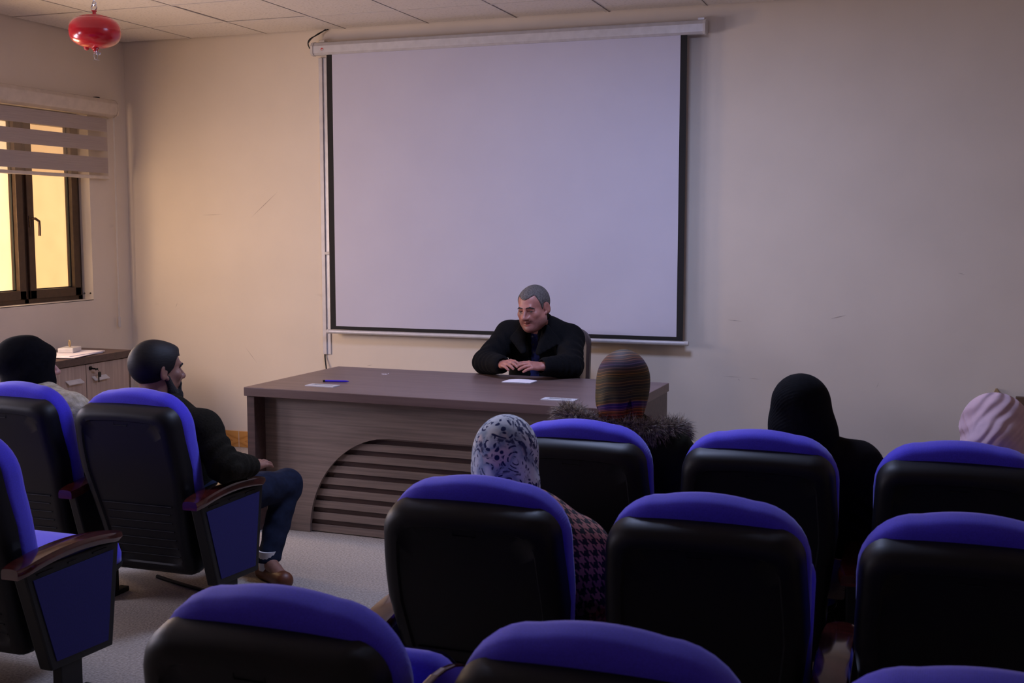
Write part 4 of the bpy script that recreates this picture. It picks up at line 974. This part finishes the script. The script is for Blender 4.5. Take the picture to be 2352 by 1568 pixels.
# coat: open front
g3 = grid_for([J[k] for k in ('pelvis','neck','shL','elL','wrL','shR','elR','wrR')], .14, .0055)
S = SDF(*g3); cloth_torso(S, J, .026, True, 1.0, 3, wrist=.012, foldamp=.0045)
nk = J['neck']
S.cap((3.41,-.80,.88), (3.41,-.80,.66), .185, .195, .05, flat=((0,1,0),1.25)); S.cap(nk+V3(0,.02,-.03), nk+V3(0,.012,.035), .082, .076, .02)                # standing collar
S.cap(nk+V3(0,0,-.06), nk+V3(0,-.03,.14), .056, .064, .006, 'sub')           # neck opening
# front opening: wedge between the lapels
for k in range(9):
    t = k/8; z = .985-t*.30; S.cap((3.415,-1.10,z), (3.415,-.955+.02*t,z), .034+.006*t, .026+.006*t, .004, 'sub')
for a, b_, c in (((3.352,-.975,1.000),(3.305,-.990,.945),(3.372,-1.020,.880)),((3.488,-.965,1.000),(3.555,-.965,.930),(3.462,-1.015,.875))):
    nrm = V3(0,-.93,.36)
    for q in (.0,.25,.5,.75,1.0):
        m = V3(*b_)*(1-q)+V3(*c)*q; S.cap(a, m, .020, .020, .010, flat=(nrm, 2.4))
for sd in 'LR':
    e2 = J['wr'+sd]-J['el'+sd]; e2 /= np.linalg.norm(e2); S.cap(J['wr'+sd]-e2*.03, J['wr'+sd]+e2*.06, .030, .034, .003, 'sub')
S.half((0,0,.7515), (0,0,-1), w=S.sl((3.42,-1.35,.76), (.6,.29,.2)))
S.half((0,0,.52), (0,0,-1))
surf('coat', S, 'coatblack', pr)
S = legs_cloth(J, grid_for([J[k] for k in ('pelvis','hipL','hipR','knL','knR','anL','anR')], .16, .012)); S.half((0,0,.06), (0,0,-1)); surf('trousers', S, 'trouser', pr)
shoes(J, pr, 'blackmetal')

# ---------------------------------------------------------------- audience: shared seated pose
def seated(cx, y0, lean=0, head=None, hz=.985, tw=0, sw=.170, arms=None, legs=None):
    J = dict(pelvis=V3(cx,y0+.36,.475), waist=V3(cx+lean*.3,y0+.33,.60), chest=V3(cx+lean*.7,y0+.285,.72), neck=V3(cx+lean,y0+.275,.835),
      shL=V3(cx+lean*.8-sw,y0+.28,.775), shR=V3(cx+lean*.8+sw,y0+.28,.775), elL=V3(cx-sw-.035,y0+.34,.575), elR=V3(cx+sw+.035,y0+.34,.575),
      wrL=V3(cx-.08,y0+.53,.53), wrR=V3(cx+.08,y0+.53,.53), hipL=V3(cx-.085,y0+.38,.445), hipR=V3(cx+.085,y0+.38,.445),
      knL=V3(cx-.11,y0+.78,.41), knR=V3(cx+.11,y0+.78,.41), anL=V3(cx-.11,y0+.74,.075), anR=V3(cx+.11,y0+.74,.075), toeL=V3(cx-.12,y0+.87,.032), toeR=V3(cx+.12,y0+.87,.032))
    if arms: J.update(arms)
    if legs: J.update(legs)
    J['head'] = head; return J
def body_for(J, root, skin, face=False, tint=None, hands=True, fineh=.006, hk=None):
    h = J['head']; g0 = grid_for([J[k] for k in J if k != 'head'], .15, .015)
    fine = [(h.c, .13, fineh)]
    g = [axis_coords(g0[k][0], max(g0[k][-1], h.c[k]+.16), .014, [(h.c[k]-.13, h.c[k]+.14, fineh)] + [(J['wr'+s][k]-.06, J['wr'+s][k]+.12, .005) for s in 'LR']) for k in range(3)]
    S = body_sdf(J, g, face)
    if hands:
        for s, sd in (('L',1),('R',-1)):
            kw = dict(curl=(.35,.4,.4,.4)); kw.update((hk or {}).get(s, {}))
            d = kw.pop('d', (sd*.5,.8,-.15)); n = kw.pop('n', (0,.1,1)); sdv = kw.pop('side', (sd,-.2,0)); hand(S, J['wr'+s], d, n, sdv, sc=.9, **kw)
    return surf('body', S, skin, root, tint or (lambda V: np.ones((len(V),3))))
def skirt(J, root, mat, name='dress', inf=.02):
    g = grid_for([J[k] for k in ('pelvis','knL','knR','anL','anR')], .17, .012); S = SDF(*g); c = lambda a, b_: (J[a]+J[b_])/2
    S.cap(J['pelvis'], c('hipL','hipR'), .14, .13, .05)
    for s in 'LR': S.cap(J['hip'+s], J['kn'+s], .10+inf, .078+inf, .05); S.cap(J['kn'+s], J['an'+s]+V3(0,0,.03), .078+inf, .075+inf, .05)
    S.cap(c('knL','knR'), c('anL','anR')+V3(0,0,.03), .09, .09, .05); S.half((0,0,.05), (0,0,-1)); S.half((0,0,.70),(0,0,1)); return surf(name, S, mat, root)
def torso_cloth(J, root, name, mat, inf=.02, res=.0065, seed=1, foldamp=.006, extra=None, uv=None, sc=1.0):
    g = grid_for([J[k] for k in ('pelvis','neck','shL','elL','wrL','shR','elR','wrR')], .13, res); S = SDF(*g); cloth_torso(S, J, inf, True, sc, seed, .012, foldamp)
    nk = J['neck']; S.cap(nk+V3(0,0,-.05), nk+V3(0,0,.14), .054, .060, .006, 'sub')
    for sd in 'LR':
        e2 = J['wr'+sd]-J['el'+sd]; e2 /= np.linalg.norm(e2); S.cap(J['wr'+sd]-e2*.03, J['wr'+sd]+e2*.06, .026, .030, .003, 'sub')
    if extra: extra(S)
    S.half((0,0,.395), (0,0,-1)); return surf(name, S, mat, root, uv=uv)
def arm_uv(c):
    def f(V):
        return np.stack([V[:,0]*.9+V[:,1]*.7, V[:,2]*.9+V[:,1]*.35-V[:,0]*.25], 1)
    return f
def scarf(h, root, mat, name, shape, size=.26, step=.004, ctr=(0,0,-.06), facecut=.115, uv=None):
    c = h.w(ctr); S = SDF(*[np.arange(c[k]-size, c[k]+size, step) for k in range(3)]); shape(S, h)
    if facecut: S.ell(h.w((0,facecut,-.020)), np.array((.052,.060,.080))*h.s, .012, h.R, 'sub')
    o = surf(name, S, mat, root); return o
def local_dirs(h, x, y, z):
    dx, dy, dz = x-h.c[0], y-h.c[1], z-h.c[2]; return [(h.R[0,i]*dx+h.R[1,i]*dy+h.R[2,i]*dz) for i in range(3)]

# ---- 2 woman in black headscarf and beige fleece at the left edge
p = person('woman in plain black headscarf and beige fleece at the left edge, face in profile', (2.0,-3.36,0))
h = Head((1.838,-3.06,.965), frame((.58,.81,0), pitch=.03), .98)
J = seated(1.93, -3.36, -.06, h, tw=0)
body_for(J, p, 'skinw', True, fineh=.0032); eyes(h, p)
def shp(S, h):
    f = lambda x, y, z: .004*np.sin(46*(local_dirs(h,x,y,z)[1]*.8-local_dirs(h,x,y,z)[2])+1)
    S.ell(h.w((0,-.015,.026)), (.096,.124,.104), .02, h.R, fold=f); S.ell(h.w((0,-.005,-.050)), (.096,.112,.095), .04, h.R, fold=f); S.ell(h.w((0,-.055,.045)), (.070,.085,.080), .03, h.R)
    S.cap(h.w((0,.0,-.10)), h.w((0,-.005,-.165)), .085, .100, .04); S.cap(h.w((0,.03,-.13)), h.w((0,.05,-.20)), .060, .06, .03)
    S.cap(h.w((-.06,-.06,-.15)), h.w((.06,-.06,-.17)), .075, .075, .04)
scarf(h, p, 'blackscarf', 'headscarf', shp, facecut=.128)
torso_cloth(J, p, 'fleece_jacket', 'beigewool', .030, seed=5, foldamp=.010)
skirt(J, p, 'blackabaya'); shoes(J, p, 'blackmetal')

# ---- 3 bearded man
p = person('bearded man with slick black hair and dark jacket in aisle chair, face in profile', (2.58,-3.36,0))
h = Head((2.474,-3.043,.972), frame((.43,.90,0), pitch=.02), 1.0)
arms = dict(shR=V3(2.725,-3.10,.765), elR=V3(2.835,-3.12,.612), wrR=V3(2.852,-2.955,.578))
legs = dict(hipR=V3(2.66,-3.0,.43), knR=V3(2.742,-2.485,.392), anR=V3(2.745,-2.66,.085), toeR=V3(2.868,-2.735,.034), knL=V3(2.50,-2.52,.40), anL=V3(2.52,-2.55,.08), toeL=V3(2.53,-2.42,.032))
J = seated(2.56, -3.36, -.055, h, arms=arms, legs=legs, sw=.18)
J['neck'] = V3(2.50,-3.075,.805); J['shL'] = V3(2.35,-3.09,.75); J['shR'] = V3(2.722,-3.10,.748)
def tint3(V):
    L = h.loc(V); x, y, z = L.T; t = np.ones((len(V),3)); fr = (np.abs(x) < .1) & (z > -.16)
    lips = ((x/.021)**2+((z+.068)/.011)**2 < 1) & (y > .075) & fr; t[lips] = (.8,.5,.5); return t
body_for(J, p, 'skinb', True, tint3, fineh=.0028, hk={'R': dict(d=(.02,1,-.06), n=(.12,.05,1), side=(-1,0,0), curl=(.16,.22,.25,.28), spread=.10, thumb=(.9,-.3,-.3))}); eyes(h, p)
S = head_local_sdf(h, .15, .0028)
hair_between(S, h, .009, lambda x, y, z: np.maximum(-(z-(.058-1.5*np.clip(.058-y,0,.012)-2.6*np.clip(.046-y,0,.012)-.9*np.clip(.034-y,0,.030)-1.9*np.clip(.000-y,0,.035)-.5*np.clip(-.035-y,0,.1)))+.001*np.sin(y*700)*np.sin(z*500), -1+0*x))
S.ell(h.w((0,.030,.082)), (.050,.062,.026), .015, h.R); surf('hair', S, 'hairblack', p)
S = head_local_sdf(h, .13, .0026, (0,.05,-.08))
bn = lambda x, y, z: .0022*np.sin(x*420+z*300)*np.sin(y*500-z*260)
for sx in (-1,1):
    S.cap(h.w((sx*.066,.010,-.030)), h.w((sx*.055,.030,-.082)), .013, .023, .012); S.cap(h.w((sx*.055,.030,-.082)), h.w((sx*.012,.078,-.108)), .018, .022, .015)
    S.cap(h.w((sx*.012,.098,-.0505)), h.w((sx*.028,.086,-.060)), .0055, .006, .005); S.cap(h.w((sx*.028,.086,-.060)), h.w((sx*.026,.082,-.095)), .008, .012, .01)
S.ell(h.w((0,.078,-.112)), (.038,.032,.032), .015, h.R, fold=bn); S.ell(h.w((0,.072,-.135)), (.030,.026,.022), .015, h.R, fold=bn)
S.ell(h.w((0,.100,-.068)), (.020,.016,.010), .004, h.R, 'sub'); surf('beard', S, 'beard', p)
for sx in (-1,1):
    S = head_local_sdf(h, .05, .0018, (sx*.034,.085,.022)); S.cap(h.w((sx*.012,.0985,.0155)), h.w((sx*.034,.0935,.0225)), .0042, .0050, .003); S.cap(h.w((sx*.034,.0935,.0225)), h.w((sx*.054,.0775,.015)), .0050, .0030, .003)
    surf('eyebrow', S, 'beard', p)
def ex3(S): S.cap(J['neck']+V3(0,-.012,-.03), J['neck']+V3(0,-.010,.028), .078, .068, .02); S.cap(J['neck']+V3(0,.0,-.02), J['neck']+V3(0,.01,.14), .052, .060, .005, 'sub')
torso_cloth(J, p, 'jacket', 'olivejacket', .022, res=.005, seed=8, foldamp=.005, extra=ex3)
S = legs_cloth(J, grid_for([J[k] for k in ('pelvis','hipL','hipR','knL','knR','anL','anR')], .16, .008), .008); S.half((0,0,.085), (0,0,-1)); S.half((0,0,.60),(0,0,1)); surf('jeans', S, 'jeans', p)
for sd in 'LR': attach(B().tube([tuple(J['an'+sd]+V3(0,0,.05)), tuple(J['an'+sd]-V3(0,0,.035))], .043, 16).out('sock', 'sock', smooth=True), p)
shoes(J, p, 'shoe')

# ---- 4 woman in striped headscarf and fur collar
p = person('woman in multicoloured striped headscarf and olive parka with fur collar, seen from behind', (4.40,-3.42,0))
h = Head((4.463,-3.10,1.010), frame((-.05,1,0), pitch=.08, roll=.0), .96)
J = seated(4.43, -3.42, .035, h, sw=.165)
J['neck'] = V3(4.465,-3.145,.855)
body_for(J, p, 'skinw')
def shp4(S, h):
    def f(x, y, z):
        lx, ly, lz = local_dirs(h, x, y, z); return .0035*np.sin(70*lx+25*lz)*sst(-lz, .02, .10)
    S.ell(h.w((0,-.014,.016)), (.093,.116,.108), .02, h.R, fold=f); S.ell(h.w((0,-.035,-.055)), (.082,.095,.085), .04, h.R, fold=f)
    S.cap(h.w((0,-.045,-.075)), h.w((.01,-.065,-.150)), .078, .056, .03, fold=lambda x,y,z,t: .004*np.sin(120*(x-h.c[0])))
    S.cap(h.w((.052,-.075,.03)), h.w((.070,-.090,-.135)), .012, .024, .012); S.cap(h.w((.040,-.112,-.01)), h.w((.046,-.118,-.135)), .006, .010, .010, 'sub')
    S.cap(h.w((-.040,-.095,.02)), h.w((-.058,-.100,-.12)), .010, .014, .015)
o = scarf(h, p, 'striped', 'headscarf', shp4)
me = o.data; c = h.c
for v in me.vertices: v.co = v.co-Vector(c)
o.parent = p; o.matrix_parent_inverse = Matrix.Identity(4); o.location = Vector(c)-p.location
torso_cloth(J, p, 'parka', 'parka', .040, seed=11, foldamp=.009)
# fur collar: strands rooted on a curved roll round the neck and shoulders
def fur(root, path, rad, count, ln, name='fur_collar', core='fur'):
    P = spline(path, 12); L = len(P); b = B(); b.tube(P, rad*.62, 12, radii=[rad*.62*(.55+.45*math.sin(PI*min(1,(i/(L-1))*1.0))**.5) for i in range(L)])
    for k in range(count):
        i = random.random()*(L-1.001); i0 = int(i); q = P[i0].lerp(P[i0+1], i-i0); t = (P[i0+1]-P[i0]).normalized()
        a = random.uniform(0, 2*PI); u = t.cross(Vector((0,0,1))).normalized(); v = t.cross(u); nrm = u*math.cos(a)+v*math.sin(a)
        r0 = q+nrm*rad*.5; out = (nrm+t*random.uniform(-.5,.5)+Vector((0,0,-.35))+Vector([random.uniform(-.35,.35) for _ in range(3)])).normalized()
        l = ln*random.uniform(.5,1.25); m1 = r0+out*l*.55; tip = m1+(out+Vector((random.uniform(-.3,.3),random.uniform(-.3,.3),-.45))).normalized()*l*.5
        sd = out.cross(Vector((random.random(),random.random(),random.random()))).normalized()*.0008; sd2 = sd.cross(out)
        A = [b.bm.verts.new(r0+sd), b.bm.verts.new(r0-sd*.5+sd2), b.bm.verts.new(r0-sd*.5-sd2)]; Bq = [b.bm.verts.new(m1+sd*.8), b.bm.verts.new(m1-sd*.4+sd2*.8), b.bm.verts.new(m1-sd*.4-sd2*.8)]; T_ = b.bm.verts.new(tip)
        for j in range(3): b.bm.faces.new((A[j], A[(j+1)%3], Bq[(j+1)%3], Bq[j])); b.bm.faces.new((Bq[j], Bq[(j+1)%3], T_))
    return attach(b.out(name, core), root)
fur(p, [(4.262,-3.00,.865),(4.258,-3.13,.885),(4.33,-3.205,.880),(4.44,-3.225,.862),(4.54,-3.22,.862),(4.625,-3.16,.858),(4.650,-3.04,.840)], .050, 15000, .042)

# ---- 5 woman in black headscarf and black dress
p = person('woman in black ribbed headscarf and black dress, seen from behind against the wall', (4.975,-3.42,0))
h = Head((5.070,-3.10,.962), frame((-.10,1,0), pitch=.05), .98)
J = seated(5.06, -3.42, .02, h, sw=.175)
body_for(J, p, 'skinw')
def shp5(S, h):
    def f(x, y, z):
        lx, ly, lz = local_dirs(h, x, y, z); return .0012*np.sin(620*(ly*.8+lz*.6))*sst(-lx, .0, .05) + .005*np.sin(34*(lx+lz*.9)+.5)*sst(-lz+.05,0,.1)
    S.ell(h.w((-.002,-.022,.010)), (.098,.118,.104), .02, h.R, fold=f); S.ell(h.w((.006,-.035,-.075)), (.104,.112,.105), .04, h.R, fold=f)
    S.cap(h.w((.012,-.045,-.10)), h.w((.018,-.055,-.20)), .100, .118, .04); S.cap(h.w((.04,-.04,-.15)), h.w((.10,-.03,-.22)), .07, .075, .04)
scarf(h, p, 'blackscarf', 'headscarf', shp5, size=.29)
torso_cloth(J, p, 'dress_top', 'blackabaya', .030, seed=14, foldamp=.008)
skirt(J, p, 'blackabaya'); shoes(J, p, 'blackmetal')

# ---- 6 woman in pink headscarf
p = person('woman in pale pink headscarf at the right edge, head turned left', (5.55,-3.42,0))
h = Head((5.664,-3.06,.905), frame((-.66,.75,0), pitch=.12), .92)
J = seated(5.64, -3.42, .03, h, sw=.16)
body_for(J, p, 'skinw', True, fineh=.004); eyes(h, p)
def shp6(S, h):
    def f(x, y, z):
        lx, ly, lz = local_dirs(h, x, y, z); a = ly*.75-lz*.9+lx*.25; w_ = sst(.075-lz, 0, .06)
        return (.0060*(1-np.abs(np.sin(88*a+4*lx+2*np.sin(20*lx)))**.8*1.3)+.0015*np.sin(190*a+5))*w_
    S.ell(h.w((0,-.014,.020)), (.094,.118,.110), .02, h.R, fold=f); S.ell(h.w((0,-.035,-.065)), (.092,.112,.092), .04, h.R, fold=f)
    S.cap(J['neck']+V3(.0,-.02,.05), J['neck']+V3(.0,-.01,-.05), .080, .125, .04)
    S.cap(h.w((0,-.02,-.09)), h.w((0,-.03,-.19)), .100, .130, .04, fold=lambda x,y,z,t: f(x,y,z)); S.cap(h.w((-.02,.035,-.13)), h.w((.08,-.06,-.13)), .072, .085, .03, fold=lambda x,y,z,t: f(x,y,z))
    S.cap(h.w((.05,-.10,-.02)), h.w((.095,-.085,-.17)), .035, .055, .03, fold=lambda x,y,z,t: f(x,y,z))
scarf(h, p, 'pink', 'headscarf', shp6, size=.28, step=.0036, facecut=.128)
torso_cloth(J, p, 'coat', 'greywool', .025, seed=17); skirt(J, p, 'greywool'); shoes(J, p, 'blackmetal')

# ---- 7 woman in blue paisley headscarf and houndstooth coat
p = person('woman in blue and white paisley headscarf and pink and black houndstooth coat', (4.40,-4.36,0))
h = Head((4.360,-4.03,.918), frame((-.14,1,0), pitch=.10, roll=.03), .95)
J = seated(4.43, -4.36, -.02, h, sw=.175)
J['neck'] = V3(4.40,-4.075,.770); J['chest'] = V3(4.43,-4.075,.67); J['shL'] = V3(4.26,-4.08,.70); J['shR'] = V3(4.572,-4.05,.672); J['elR'] = V3(4.655,-3.99,.53); J['waist']=V3(4.43,-4.04,.58)
body_for(J, p, 'skinw')
def shp7(S, h):
    def f(x, y, z):
        lx, ly, lz = local_dirs(h, x, y, z); return .003*np.sin(60*lx-40*lz)*sst(-lz, .0, .06)
    S.ell(h.w((0,-.012,.016)), (.092,.114,.108), .02, h.R, fold=f); S.ell(h.w((.004,-.030,-.060)), (.084,.098,.085), .04, h.R, fold=f)
    S.cap(h.w((.01,-.035,-.085)), h.w((.025,-.045,-.165)), .078, .085, .03, fold=lambda x,y,z,t: f(x,y,z)); S.cap(h.w((.110,-.085,-.145)), h.w((.140,-.080,-.185)), .032, .018, .02); S.cap(h.w((.045,-.055,-.05)), h.w((.110,-.085,-.145)), .050, .036, .03, fold=lambda x,y,z,t: f(x,y,z))
o = scarf(h, p, 'paisley', 'headscarf', shp7)
torso_cloth(J, p, 'coat', 'hound', .036, seed=21, foldamp=.006, uv=arm_uv((4.50,-4.03)))
skirt(J, p, 'hound'); shoes(J, p, 'blackmetal')
b = B()
for k in range(14):
    a = random.uniform(-.012,.012); s0 = V3(4.485,-4.10,.735)+V3(random.uniform(-.012,.012),random.uniform(-.01,.01),random.uniform(-.01,.01))
    b.tube(spline([tuple(s0), tuple(s0+V3(.03+a,-.01,.008+a)), tuple(s0+V3(.048,-.012,-.012+a)), tuple(s0+V3(.042+a,-.01,-.035))]), .0005, 3)
attach(b.out('loose_hair', 'hairblack'), p)
